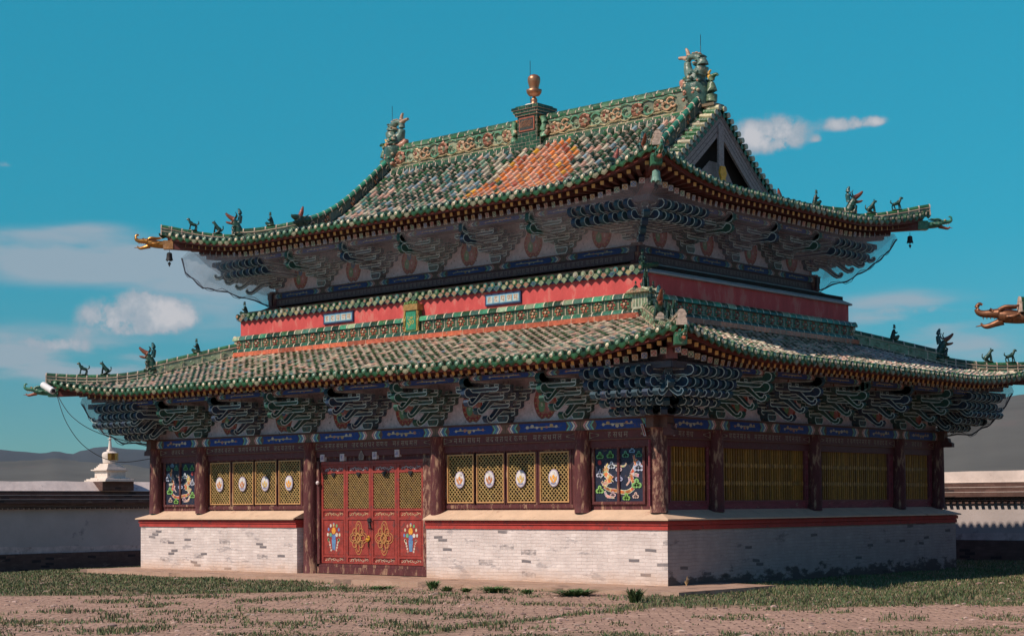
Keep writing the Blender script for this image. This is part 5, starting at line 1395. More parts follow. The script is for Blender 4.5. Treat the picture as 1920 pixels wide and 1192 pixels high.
# ------------------------------------------------------------------ hip rafters, dragon heads, bells
def dragonhead(sc,gold=True):
    g=(.62,.32,.10) if gold else (.05,.16,.10); r_=(.30,.08,.04)
    ch=[[(-.1,0,.0,.13),(.15,0,.0,.13),(.35,0,.03,.14),(.5,0,.04,.12)],
        [(.45,0,.08,.11),(.62,0,.09,.085),(.78,0,.09,.07),(.88,0,.13,.06),(.91,0,.22,.045),(.86,0,.29,.035),(.80,0,.27,.02)],
        [(.42,0,-.06,.09),(.58,0,-.12,.06),(.72,0,-.16,.05),(.80,0,-.14,.03),(.83,0,-.09,.015)],
        [(.48,.08,.14,.05),(.36,.11,.2,.04),(.18,.12,.2,.03),(.05,.12,.23,.015)],[(.48,-.08,.14,.05),(.36,-.11,.2,.04),(.18,-.12,.2,.03),(.05,-.12,.23,.015)],
        [(.60,.06,.13,.035),(.66,.07,.17,.03)],[(.60,-.06,.13,.035),(.66,-.07,.17,.03)],
        [(.35,.11,.0,.05),(.22,.15,.0,.04),(.1,.15,.05,.02)],[(.35,-.11,.0,.05),(.22,-.15,.0,.04),(.1,-.15,.05,.02)],
        [(.78,.0,-.13,.02),(.93,0,-.155,.008)]]
    def ex(mb):
        for k in range(4):
            for s in(1,-1): mb.tube([(.58+.07*k,s*.045,.04),(.58+.07*k,s*.045,-.02)],[.014,.003],5,(.7,.6,.45))
    o=skinobj('dragon_head',ch,M['gold'] if gold else M['glaze_clean'],None,cols=[g,g,g,g,g,(.6,.5,.2),(.6,.5,.2),g,g,r_] if gold else [g,(.05,.2,.12),r_,g,g,(.5,.3,.1),(.5,.3,.1),g,g,r_],extra=ex)
    o.scale=(sc,)*3; return o
dh_gold=dragonhead(1.0,True); dh_green=dragonhead(.9,False); firsts=set()
def put_head(proto,loc,ang,par,sc,pitch=0):
    o=proto
    if proto.name in firsts: o=dup(proto)
    firsts.add(proto.name); o.parent=par; o.location=loc; o.rotation_euler=(0,-pitch,ang); o.scale=(sc,)*3; return o
def bell(loc,label,grp,sc=1):
    r_=empty('wind_bell',loc); tag(r_,label,'bell',grp)
    mb=MB(); mb.tube([(0,0,.0),(0,0,-.14*sc)],.008,5,(.02,.02,.02)); mb.build('hanger',M['iron'],r_)
    mb=MB(); n=24; prof=[(.05,-.14),(.09,-.17),(.10,-.30),(.125,-.40)]
    vs=[]
    for q,(rr,z) in enumerate(prof): vs+=[(rr*sc*math.cos(k*2*math.pi/n),rr*sc*math.sin(k*2*math.pi/n),(z-(.045*(k%4==0) if q==3 else 0))*sc) for k in range(n)]
    mb.add(vs,[(i*n+k,i*n+(k+1)%n,(i+1)*n+(k+1)%n,(i+1)*n+k) for i in range(3) for k in range(n)]+[tuple(range(n))],(.05,.05,.05))
    mb.build('bell_body',M['iron'],r_)
    mb=MB(); mb.tube([(0,0,-.2*sc),(0,0,-.52*sc)],.007,5,(.02,.02,.02)); mb.prism([(-.05*sc,-.50*sc),(0,-.62*sc),(.05*sc,-.50*sc),(0,-.46*sc)],lambda a,b,t:(a*.74,a*.67+t,b),-.012,.012,(.02,.02,.02)); mb.build('clapper',M['iron'],r_)
    return r_
for roof,par,wx,wy in((LOW,lower_roof,10.0,7.085),(UPR,upper_roof,7.35,4.4)):
    for sx in(1,-1):
        for sy in(1,-1):
            p1=roof.S(sx*(roof.W-.12),sy*(roof.H-.12),-.20); p0=roof.S(sx*(roof.W-2.6),sy*(roof.H-2.6),-.42)
            pm=p1.lerp(p0,.35); 
            mb=MB()
            def beam(a,b,w_,h,c):
                t=(b-a).normalized(); s=t.cross(Vector((0,0,1))).normalized(); z=Vector((0,0,1)); vs=[]
                for p in(a,b): vs+=[p-s*w_-z*h,p+s*w_-z*h,p+s*w_,p-s*w_]
                mb.add(vs,[(3,2,1,0),(4,5,6,7),(0,1,5,4),(1,2,6,5),(2,3,7,6),(3,0,4,7)],c)
            beam(p1,p0,.11,.22,(.13,.035,.03)); q=p1.lerp(p0,.30)+Vector((0,0,-.20)); beam(q,p0+Vector((0,0,-.2)),.13,.26,(.26,.09,.09))
            mb.build('hip_rafter',M['paint'],par)
            d=(p1-p0); d.z=0; d.normalize(); ang=math.atan2(sy,sx)
            isgold=(roof is UPR and sx<0 and sy<0)
            if roof is LOW and sx>0 and sy<0: sc=.62
            else: sc=.95 if isgold else .80
            # socket then head
            mb=MB(); 
            vs=p1+d*.0
            beam(p1+d*.22+Vector((0,0,.05)),p1-d*.1+Vector((0,0,.05)),.13,.27,(.05,.18,.10) if not isgold else (.45,.22,.08)); mb.build('head_socket',M['glaze_clean'],par)
            hd=put_head(dh_gold if isgold else dh_green,tuple(p1+d*.26+Vector((0,0,-.07))),ang,par,sc,.05)
pL=UPR.S(-9.5,-6.5,-.55)
pt=UPR.S(-(9.6-.10),-(6.6-.10),-.40); bell(tuple(pt),'dark iron wind bell hanging under the golden dragon head at the left upper eave corner','wind bells of the upper roof',.95)
pt=UPR.S(9.5,-6.5,-.40)
b_=bell(tuple(pt),'pale green fluted bell hanging under the front corner of the upper roof','wind bells of the upper roof',1.05)
for ch in b_.children:
    if ch.name.startswith('bell_body'): ch.data.materials.clear(); ch.data.materials.append(mat('verdigris',base=(.16,.30,.24),rough=.5,nscale=12,namp=.4))
pt=UPR.S(9.3,6.3,-.42); bell(tuple(pt),'dark bell hanging under the far right corner of the upper roof','wind bells of the upper roof',.8)
# surveillance camera on the left lower corner, with its cables
pc_=LOW.S(-11.95,-9.0,-.15)+Vector((.1,-.35,-.02))
ct=empty('surveillance_camera',tuple(pc_)); tag(ct,'white tube camera fixed under the left corner of the lower eave','camera')
dirc=Vector((.78,.0,-.34)).normalized(); 
mb=MB(); mb.tube([(-.32*.9,-.15,.13),(.30*.9,-.15,-.10)],.105,14,(.8,.8,.8)); mb.build('camera_body',M['whiteplastic'],ct,smooth=False)
mb=MB(); mb.tube([(.0,-.13,-.02),(.05,.1,-.12),(.1,.3,.02)],.025,6,(.05,.05,.05)); mb.box((.26,-.2,-.15),(.32,-.1,-.04),(.03,.03,.03)); mb.build('camera_bracket',M['iron'],ct)
def cable(name,pts,label,r_=.011):
    mb=MB(); P=[]
    for i in range(len(pts)-1):
        a=Vector(pts[max(i-1,0)]);b=Vector(pts[i]);d=Vector(pts[i+1]);e=Vector(pts[min(i+2,len(pts)-1)])
        for k in range(6):
            t=k/6; P.append(.5*((2*b)+(d-a)*t+(2*a-5*b+4*d-e)*t*t+(-a+3*b-3*d+e)*t*t*t))
    P.append(Vector(pts[-1])); mb.tube(P,r_,5,(.02,.02,.02)); tag(mb.build(name,M['iron'],None),label,'cable')
c0=pc_+Vector((.3,-.05,-.15))
cable('hanging_cable',[c0,c0+Vector((.42,.1,-.95)),c0+Vector((.9,.5,-1.75)),c0+Vector((1.45,1.3,-2.2)),(-10.05,-6.95,3.55)],'thin black cable sagging lowest from the white camera to the left corner post')
cable('hanging_cable',[c0,c0+Vector((.55,.2,-.75)),c0+Vector((1.2,.8,-1.3)),(-10.05,-7.2,3.85)],'thin black cable running straighter from the white camera to the beam end')

# ------------------------------------------------------------------ bird netting under the eaves
def netting(roof,wx,wy,zlow,label,mbend,mm='net'):
    mb=MB(); nseg=60; rows=5
    hx,hy=roof.W-.35,roof.H-.35
    def loop(t):
        # t in 0..1 along left-front corner, front, right-front corner, right side, far corner
        pass
    def outer(s,side):
        a=s
        return roof.side(side,a,.55,-.42)
    for side in(0,1,3):
        hw=roof.half(side); ow=hw-.55
        wl=wx if side in(0,2) else wy; out=wy if side in(0,2) else wx
        mtx=side_matrix(side,out); sgn=1
        for i in range(nseg):
            for j in range(rows):
                vs=[]
                for (ii,jj) in((i,j),(i+1,j),(i+1,j+1),(i,j+1)):
                    f=ii/nseg*2-1; v=jj/rows
                    if side in(0,2): O=roof.side(side,f*ow,.55,-.40)
                    else: O=roof.side(side,f*ow,.55,-.40)
                    fw_={0:1,1:1,3:1}[side]
                    # world coords of the inner (wall) line: same sign convention as roof.side
                    if side==0: I=Vector((f*(wl+.25),-out-.22,zlow))
                    elif side==1: I=Vector((out+.22,f*(wl+.25),zlow))
                    else: I=Vector((-out-.22,-f*(wl+.25),zlow))
                    p=O.lerp(I,v); b=math.sin(math.pi*v); ed=abs(f)**6
                    nn=noise.noise(p*1.1)*.10
                    dn=Vector((0,0,-1))*(b*(.05+mbend*ed)+abs(nn)*b)
                    c_=Vector((p.x,p.y,0)).normalized()*b*(.02+mbend*.5*ed)
                    vs.append(p+dn+c_)
                mb.add(vs,[(0,1,2,3)],(.3,.3,.3))
    o=mb.build('bird_netting',M[mm],None,smooth=True); tag(o,label,'netting','sheer nets under the eaves')
    return o
netting(LOW,10.0,7.085,4.08,'sheer dark netting stretched below the lower eave between the corner pouches',.10)
netting(UPR,7.35,4.4,8.75,'sheer grey netting stretched below the upper eave over its bracket sets',.10,'netup')
def pouch(roof,wx,wy,hem,sx,sy,label):
    root=empty('corner_netting',(0,0,0)); tag(root,label,'netting','gathered nets at the eave corners')
    n=18; P=[]; t0=hem[0][0]
    for i in range(n+1):
        f=i/n*(len(hem)-1); k=min(int(f),len(hem)-2); f-=k; t=hem[k][0]*(1-f)+hem[k+1][0]*f; z=hem[k][1]*(1-f)+hem[k+1][1]*f
        P.append(Vector((sx*(roof.W+.28-t),sy*(roof.H+.28-t),z+.03*math.sin(i*1.7))))
    mb=MB(); m_=8
    for k in(0,1):
        E=[]
        for i in range(n+1):
            t=i/n
            if k==0: x=sx*((roof.W-t0+.1)*(1-t)+(wx-1.6)*t); E.append(roof.S(x,sy*(roof.H-.62),-.36))
            else: y=sy*((roof.H-t0+.1)*(1-t)+(wy-1.6)*t); E.append(roof.S(sx*(roof.W-.62),y,-.36))
        def q(i,j):
            v=j/m_; p=E[i].lerp(P[i],v); bb=math.sin(math.pi*v)
            return p+Vector((sx*.04*bb,sy*.04*bb,-.06*bb+.05*noise.noise(p*2.2)*bb))
        for i in range(n):
            for j in range(m_): mb.add([q(i,j),q(i+1,j),q(i+1,j+1),q(i,j+1)],[(0,1,2,3)],(.3,.3,.3))
    mb.build('net',M['net2'],root,smooth=True)
    mb=MB(); mb.tube(P,[.018+.012*math.sin(i*1.9)**2 for i in range(n+1)],6,(.10,.11,.15)); P2=[p+Vector((sx*-.06,sy*.05,.09*math.sin(i*1.3))) for i,p in enumerate(P)]; mb.tube(P2,.010,5,(.10,.11,.15))
    mb.build('gathered_edge',M['netrope'],root)
pouch(LOW,10.0,7.085,[(.73,5.25),(.93,4.80),(1.08,4.52),(1.29,4.25),(1.7,3.98),(2.3,3.98)],-1,-1,'sheer net pouch with gathered edge under the left corner of the lower eave')
pouch(UPR,7.35,4.4,[(.40,9.95),(.50,9.45),(.9,8.98),(1.3,8.90),(1.75,8.70),(2.45,8.40)],-1,-1,'sheer net pouch with gathered edge under the left corner of the upper eave')
pouch(LOW,10.0,7.085,[(.73,5.25),(.93,4.80),(1.08,4.52),(1.29,4.25),(1.7,3.98),(2.3,3.98)],1,1,'sheer net pouch with gathered edge under the far right corner of the lower eave')
pouch(UPR,7.35,4.4,[(.66,9.95),(.9,9.50),(1.25,9.10),(1.7,8.72),(2.4,8.40)],1,1,'sheer net pouch with gathered edge under the far right corner of the upper eave')

# ------------------------------------------------------------------ ground
FH=Vector((fw.x,fw.y,0)).normalized(); RH=Vector((rt.x,rt.y,0)).normalized()
def sw(x,y):
    d=Vector((x-CAM.x,y-CAM.y,0)); return d.dot(RH),d.dot(FH)
def hgt(x,y):
    s_,w_=sw(x,y)
    z=-.10+.05*noise.noise(Vector((x*.22,y*.22,0)))+.02*noise.noise(Vector((x*.9,y*.9,3)))
    dd=max(0,-x-11); z-=.50*min(1,dd/12)**1.3
    return z
def fine(x,y):
    return hgt(x,y)
def ground_mat():
    m=bpy.data.materials.new('ground'); m.use_nodes=True; t=m.node_tree; b=t.nodes['Principled BSDF']; L=t.links
    b.inputs['Roughness'].default_value=.95; b.inputs['Specular IOR Level'].default_value=.15
    g=t.nodes.new('ShaderNodeNewGeometry')
    rot=t.nodes.new('ShaderNodeMapping'); rot.vector_type='POINT'; L.new(g.outputs['Position'],rot.inputs[0])
    rot.inputs['Rotation'].default_value=(0,0,-R(YAW))
    def nz(s,d=6,st=(1,1,1),off=0,ro=.65):
        mpn=t.nodes.new('ShaderNodeMapping'); mpn.inputs['Scale'].default_value=st; mpn.inputs['Location'].default_value=(off,off,off); L.new(rot.outputs[0],mpn.inputs[0])
        x=t.nodes.new('ShaderNodeTexNoise'); x.inputs['Scale'].default_value=s; x.inputs['Detail'].default_value=d; x.inputs['Roughness'].default_value=ro; L.new(mpn.outputs[0],x.inputs['Vector']); return x.outputs[0]
    def rng(s,a,bb,c=0,d=1):
        x=t.nodes.new('ShaderNodeMapRange'); L.new(s,x.inputs[0]); x.inputs[1].default_value=a; x.inputs[2].default_value=bb; x.inputs[3].default_value=c; x.inputs[4].default_value=d; return x.outputs[0]
    def mix(f,a,bb):
        x=t.nodes.new('ShaderNodeMix'); x.data_type='RGBA'
        if hasattr(f,'is_linked'): L.new(f,x.inputs[0])
        else: x.inputs[0].default_value=f
        for i,s in ((6,a),(7,bb)):
            if hasattr(s,'is_linked'): L.new(s,x.inputs[i])
            else: x.inputs[i].default_value=(*s,1)
        return x.outputs[2]
    at=t.nodes.new('ShaderNodeAttribute'); at.attribute_name='Col'; sp=t.nodes.new('ShaderNodeSeparateColor'); L.new(at.outputs['Color'],sp.inputs[0])
    # R = grass amount, G = brick paving amount
    br=t.nodes.new('ShaderNodeTexBrick'); wob=t.nodes.new('ShaderNodeTexNoise'); wob.inputs['Scale'].default_value=.8; L.new(rot.outputs[0],wob.inputs['Vector'])
    sc=t.nodes.new('ShaderNodeVectorMath'); sc.operation='SCALE'; L.new(wob.outputs['Color'],sc.inputs[0]); sc.inputs['Scale'].default_value=.25
    av=t.nodes.new('ShaderNodeVectorMath'); L.new(rot.outputs[0],av.inputs[0]); L.new(sc.outputs[0],av.inputs[1]); L.new(av.outputs[0],br.inputs['Vector'])
    br.inputs['Scale'].default_value=1; br.inputs['Brick Width'].default_value=.42; br.inputs['Row Height'].default_value=.24; br.inputs['Mortar Size'].default_value=.022; br.inputs['Mortar Smooth'].default_value=.6
    br.inputs['Color1'].default_value=(.42,.275,.205,1); br.inputs['Color2'].default_value=(.54,.36,.27,1); br.inputs['Mortar'].default_value=(.13,.085,.065,1)
    dirt=mix(rng(nz(1.2,8),.35,.65),(.54,.36,.265),(.34,.225,.165))
    dirt=mix(rng(nz(9,6),.5,.75),dirt,(.22,.14,.11))
    pav=mix(rng(nz(.9,7,(1,1.6,1),4),.46,.66),br.outputs['Color'],dirt)
    c=mix(sp.outputs['Green'],dirt,pav)
    c=mix(rng(nz(24,5),.60,.75,0,.6),c,(.10,.07,.06))
    gr=mix(rng(nz(3,7),.35,.65),(.095,.105,.05),(.20,.155,.095))
    # patchy grass edge
    ad=t.nodes.new('ShaderNodeMath'); ad.operation='ADD'; L.new(sp.outputs['Red'],ad.inputs[0]); L.new(rng(nz(1.6,9,(1,2.6,1),7,.75),.25,.75,-.55,.5),ad.inputs[1])
    c=mix(rng(ad.outputs[0],.50,.80,0,.82),c,gr)
    L.new(c,b.inputs['Base Color'])
    bp=t.nodes.new('ShaderNodeBump'); bp.inputs['Strength'].default_value=1.0; bp.inputs['Distance'].default_value=.10; L.new(nz(4,9),bp.inputs['Height']); 
    bp2=t.nodes.new('ShaderNodeBump'); bp2.inputs['Strength'].default_value=.6; bp2.inputs['Distance'].default_value=.03; bp2.invert=True; L.new(br.outputs['Fac'],bp2.inputs['Height']); L.new(bp.outputs[0],bp2.inputs['Normal']); L.new(bp2.outputs[0],b.inputs['Normal'])
    return m
def bump(x,a,b,e): # smooth box
    f=lambda t:max(0,min(1,t)); return f((x-a)/e+.5)*f((b-x)/e+.5)
def gp0(u,v,z=-.1):
    d=fw+r2*((u-960)/F)-u2*((v-855.114)/F); t=(z-CAM.z)/d.z; return CAM+d*t
L0=gp0(700,1196); L1=gp0(1250,1134); Ld=(L1-L0); Ld.z=0; LL=Ld.length; Ld.normalize(); Ln=Vector((-Ld.y,Ld.x,0))
def zones(x,y):
    """grass amount 0..1 and paving amount; bands run across the court roughly square to the view"""
    s,w=sw(x,y); n=noise.noise(Vector((x*.35,y*.35,5)))
    g=0
    # right: grass belt between hall and the brick path
    g=max(g,bump(w+n*1.6,33.2+(s-4)*-.09,60,2.2)*max(0,min(1,(s-1.2+n)/2.2)))
    # left: belt of grass beside the hall
    g=max(g,bump(w+n*1.5,39.3+max(0,s+6)*.9,70,1.2)*max(0,min(1,(-1.0-s+n*3)/3.0)))
    # patchy middle
    g=max(g,.46*bump(w+n*2,34.0,42.5,3)*bump(s+n,-10,2.5,4))
    # near tuft belt
    g=max(g,.66*bump(w+n*1.3,24.0,27.0+.0*s,1.0)*bump(s+n*2,-4.2,9,2.5)); g=max(g,.50*bump(w+n*2,25,34,2)*bump(s+n*2,-10,1,3)); g=max(g,.28*bump(w+n,25,33,2)*bump(s,1,11,2))
    # bare skirt round the hall
    ex=max(abs(x)-WX,abs(y)-WY)
    if s<3: g*=max(0,min(1,(ex-1.6-n)/.9))
    else: g*=max(0,min(1,(ex-.6)/.4)) if y<-5 or x<WX else 1
    if w>75: g=.75
    dl=(x-L0.x)*Ln.x+(y-L0.y)*Ln.y; al=(x-L0.x)*Ld.x+(y-L0.y)*Ld.y
    if -1<al<LL+.5: g=max(g,.95*max(0,1-abs(dl+.25*noise.noise(Vector((x,y,0))))/.42))
    p=bump(w,20,60,2)
    return g,p
gm=MB()
def gridpatch(x0,x1,y0,y1,n,hole=None):
    pass
# fine patch in front, coarse sheet to the horizon
me=bpy.data.meshes.new('ground'); V=[];Fc=[];colr=[]
xs=[-4000,-2000,-900,-400,-200,-120,-80,-60,-50]+[-44+.5*i for i in range(0,177)]+[50,60,80,120,200,400,900,2000,4000]
ys=[-4000,-1500,-400,-120,-70,-50]+[-44+.5*i for i in range(0,137)]+[28,34,45,60,90,140,250,500,1200,2500,5000]
for y in ys:
    for x in xs:
        z=hgt(x,y) if abs(x)<45 and -45<y<30 else (-.6 if x<-11 else -.10)
        V.append((x,y,z)); g,p=zones(x,y); colr.append((g,p))
nx=len(xs)
for j in range(len(ys)-1):
    for i in range(nx-1): Fc.append((j*nx+i,j*nx+i+1,(j+1)*nx+i+1,(j+1)*nx+i))
me.from_pydata(V,[],Fc); at=me.color_attributes.new('Col','FLOAT_COLOR','POINT')
buf=[]; [buf.extend((a,b,0,1)) for a,b in colr]; at.data.foreach_set('color',buf); me.materials.append(ground_mat()); me.polygons.foreach_set('use_smooth',[True]*len(me.polygons))
go=bpy.data.objects.new('ground',me); col.objects.link(go); tag(go,'bare pinkish earth with worn brick paving and patches of grass','ground',kind='structure')
# raised brick apron round the hall
M['apron']=brick_mat('apron_brick',(.46,.31,.23),(.53,.37,.28),(.30,.20,.15),(.22,.15,.12),.90,.50,(.38,.25,.18),bw=.36,bh=.18,coords='xy')
mb=MB()
n=40
def apx(t): return .05*noise.noise(Vector((t*1.7,1.3,0)))
A=[(-11.2,-9.1),(12.35,-9.55),(12.35,-5.6),(WX+.0,-5.2)]
P=[]
for i in range(len(A)-1):
    for k in range(16):
        t=k/16; x=A[i][0]*(1-t)+A[i+1][0]*t; y=A[i][1]*(1-t)+A[i+1][1]*t; P.append((x+apx(x+y),y+apx(x-y)))
P+=[(WX-1,-5.2),(WX-1,-6.5),(-11.2,-6.5)]
mb.add([(x,y,.0+.004*math.sin(x)) for x,y in P],[tuple(range(len(P)))],(1,1,1))
for i in range(len(P)-4):
    (x0,y0),(x1,y1)=P[i],P[i+1]; mb.add([(x0,y0,-.3),(x1,y1,-.3),(x1,y1,.0+.004*math.sin(x1)),(x0,y0,.0+.004*math.sin(x0))],[(0,1,2,3)],(1,1,1))
tag(mb.build('pavement',M['apron']),'low apron of earth-covered bricks round the foot of the hall','pavement',kind='structure')
# ---- grass
M['rubble']=mat('brick_chips',attr=True,rough=.95,nscale=12,namp=.4)
M['grass']=mat('grass_blades',attr=True,rough=.7,nscale=.6,namp=.3)
rnd=random.Random(3)
gb=MB(); nb=0
def blade(x,y,z,h,w_,c):
    a=rnd.uniform(0,math.pi); dx,dy=math.cos(a)*w_,math.sin(a)*w_; lx,ly=rnd.uniform(-.5,.5)*h,rnd.uniform(-.5,.5)*h
    b=len(gb.v); gb.v+=[(x-dx,y-dy,z),(x+dx,y+dy,z),(x+lx*.4+dx*.7,y+ly*.4+dy*.7,z+h*.6),(x+lx*.4-dx*.7,y+ly*.4-dy*.7,z+h*.6),(x+lx,y+ly,z+h)]
    gb.f+=[(b,b+1,b+2,b+3),(b+3,b+2,b+4)]; gb.c+=[c,c]
tries=0
while nb<95000 and tries<900000:
    tries+=1
    w_=23.5+ (rnd.random()**1.2)*46; s_=rnd.uniform(-.325,.325)*w_
    x=CAM.x+FH.x*w_+RH.x*s_; y=CAM.y+FH.y*w_+RH.y*s_
    if abs(x)<WX+.05 and abs(y)<WY+.05: continue
    if -11.2<x<12.3 and -9.5<y<-5: 
        if rnd.random()>.004: continue
    g,p=zones(x,y); q=g+.75*noise.noise(Vector((x*.8,y*.8,9)))+.45*noise.noise(Vector((x*3.0,y*3.0,2)))
    if q<.62+rnd.uniform(-.2,.45): continue
    z=hgt(x,y); h=rnd.uniform(.025,.085)*(1+1.2*max(0,noise.noise(Vector((x*.5,y*.5,1)))))
    if w_<29: h*=.8
    dry=rnd.random()<.22
    c=(rnd.uniform(.075,.12),rnd.uniform(.105,.15),rnd.uniform(.04,.065)) if not dry else (.26,.20,.12)
    blade(x,y,z-.01,h,.008+.0002*w_,c); nb+=1
tag(gb.build('grass',M['grass']),'short green grass growing in patches across the court','grass',kind='stuff')
rb=MB()
for i in range(2600):
    w_=23.5+(rnd.random()**1.3)*24; s_=rnd.uniform(-.32,.32)*w_; x=CAM.x+FH.x*w_+RH.x*s_; y=CAM.y+FH.y*w_+RH.y*s_
    if -11.3<x<12.4 and -9.6<y<9: continue
    if noise.noise(Vector((x*.6,y*.6,4)))<-.05: continue
    r_=rnd.uniform(.012,.05)*(1 if rnd.random()<.93 else 1.8); c=vary(rnd.choice([(.40,.27,.22),(.30,.20,.17),(.45,.33,.27)]),.6,1.3,rnd)
    rb.blob((x,y,hgt(x,y)+r_*.1),(r_*rnd.uniform(.8,1.6),r_*rnd.uniform(.8,1.6),r_*.55),c,5,4)
tag(rb.build('rubble',M['rubble']),'small clods and brick chips strewn over the bare ground','rubble',kind='stuff')
# ---- countable weeds at the foot of the apron
def weed(name,x,y,h,r_,n,c,label,cat,grp):
    mb=MB(); base=Vector((x,y,hgt(x,y)-.01))
    for i in range(n):
        a=rnd.uniform(0,6.283); e=rnd.uniform(.2,1); tip=Vector((math.cos(a)*r_*e,math.sin(a)*r_*e,h*rnd.uniform(.5,1))); sd_=Vector((-math.sin(a),math.cos(a),0))*.018
        m_=tip*.5+Vector((0,0,h*.15)); o_=Vector((rnd.uniform(-.5,.5)*r_*.5,rnd.uniform(-.5,.5)*r_*.5,0))
        cc=vary(c,.6,1.4,rnd)
        mb.add([o_-sd_*.4,o_+sd_*.4,m_+o_+sd_,m_+o_-sd_,tip+o_],[(0,1,2,3),(3,2,4)],cc)
    o=mb.build(name,M['grass']); o.location=base; tag(o,label,cat,grp)
def gp(u,v,z=-.1):
    """ground point for a bearing, used to read positions off the plan"""
    d=fw+r2*((u-960)/F)-u2*((v-855.114)/F); t=(z-CAM.z)/d.z; return CAM+d*t
for (u,v,h,r_,n,l) in((812,1106,.26,.26,130,'round dark green weed just right of the door, the tallest of its row'),(838,1108,.16,.28,80,'low green weed close beside the round one right of the door'),(874,1110,.12,.3,70,'flat green weed below the left part of the right white wall'),(928,1112,.17,.62,220,'wide spreading green weed mat below the white brick wall'),(988,1114,.12,.24,60,'small green weed between the two wide weed mats'),(1078,1117,.17,.85,260,'long dark green weed mat below the right end of the white wall'),(715,1103,.10,.7,120,'thin green weed mat in front of the red doors'),(640,1098,.05,.2,30,'tiny green weed in front of the left door leaf')):
    p=gp(u,v); weed('weed',p.x,p.y,h,r_,n,(.065,.14,.04),l,'weed','weeds along the apron')
for (u,v,h,l) in((1349,1090,.75,'tallest dry straw stalk standing against the shaded side wall'),(1381,1088,.48,'shorter dry straw stalk just right of the tallest one'),(1287,1097,.25,'small dry tuft at the foot of the front corner')):
    p=gp(u,v,0); mb=MB()
    for i in range(9): a=rnd.uniform(0,6.28); k=rnd.uniform(.3,1) if i else 1; mb.tube([(0,0,0),(math.cos(a)*.03,math.sin(a)*.03,h*k*.6),(math.cos(a)*.09*(1.3-k),math.sin(a)*.09*(1.3-k),h*k)],.007,4,(.42,.27,.13))
    o=mb.build('dry_stalk',M['grass']); o.location=(p.x,p.y,-.02); tag(o,l,'dry weed','dry stalks by the side wall')
weed('grass_tuft',gp(1190,1128).x,gp(1190,1128).y,.34,.35,120,(.05,.10,.03),'bushy green grass tuft below the front corner of the plinth','grass tuft',None)

# ------------------------------------------------------------------ boundary walls
def boundary(name,ax,c0,a0,a1,zb,label,sgn):
    """wall along axis ax ('y' at x=c0 facing +x, or 'x' at y=c0 facing -y)"""
    root=empty(name,(0,0,0)); tag(root,label,'wall')
    def bx(a,b,o0,o1,z0,z1):
        if ax=='y': return ((c0+min(o0,o1),a,z0),(c0+max(o0,o1),b,z1))
        return ((a,c0-max(o0,o1),z0),(b,c0-min(o0,o1),z1))
    mb=MB(); mb.box(*bx(a0,a1,-.8,.12,zb-1,zb+.65)); mb.build('brick_footing',M['wall_brick'],root)
    mb=MB(); n=60
    mb.box(*bx(a0,a1,-.7,0,zb+.65,1.93)); mb.build('limewashed_face',M['wall_grey'],root)
    mb=MB(); n=90
    for i in range(n):
        A=a0+(a1-a0)*i/n;B=a0+(a1-a0)*(i+1)/n; h0=.16+.16*noise.noise(Vector((A*.5,c0,4)))+.08*noise.noise(Vector((A*2,c0,4)));h1=.16+.16*noise.noise(Vector((B*.5,c0,4)))+.08*noise.noise(Vector((B*2,c0,4)))
        q_=lambda a,z:(c0+.006,a,z) if ax=='y' else (a,c0-.006,z)
        mb.add([q_(A,zb+.65),q_(B,zb+.65),q_(B,zb+.75+max(.02,h1)),q_(A,zb+.75+max(.02,h0))],[(0,1,2,3)],(1,1,1))
    mb.build('worn_plaster_foot',M['plaster_foot'],root)
    mb=MB()
    for i,(o,z0,z1) in enumerate(((.10,1.932,1.99),(.16,1.992,2.05),(.22,2.052,2.11))): mb.box(*bx(a0,a1,-.9,o,z0,z1))
    a=a0
    while a<a1:   # bracket-like brick teeth
        mb.box(*bx(a,a+.12,.1,.2,1.88,1.931)); a+=.24
    for i in range(6): mb.box(*bx(a0,a1,-.9+.05*i,.30-.05*i,2.112+.085*i,2.192+.085*i))
    mb.build('brick_coping',M['wall_brick'],root)
    mb=MB()
    for i in range(1,6,2): mb.box(*bx(a0,a1,-.9+.05*i,.315-.05*i,2.185+.085*i,2.200+.085*i))
    mb.build('mortar_courses',M['white_cap'],root)
    mb=MB(); P=[]
    n=80
    for i in range(n):
        A=a0+(a1-a0)*i/n;B=a0+(a1-a0)*(i+1)/n
        h0=3.02+.03*noise.noise(Vector((A*.6,c0,0)));h1=3.02+.03*noise.noise(Vector((B*.6,c0,0)))
        def q(a,o,z): return (c0+o,a,z) if ax=='y' else (a,c0-o,z)
        k_=-.45 if ax=='y' else -.02
        vs=[q(A,.02,2.625),q(B,.02,2.625),q(B,k_,h1),q(A,k_,h0),q(B,-.65,h1),q(A,-.65,h0)]
        mb.add(vs,[(0,1,2,3),(3,2,4,5)],(1,1,1))
    mb.build('white_parapet',M['white_cap'],root)
    return root
boundary('boundary_wall','y',-25.0,-45,16.5,-.55,'long shaded boundary wall left of the hall with dark brick coping and white top',1)
boundary('boundary_wall','x',15.2,-24,45,-.05,'boundary wall behind the right side of the hall with grey face and white top',-1)
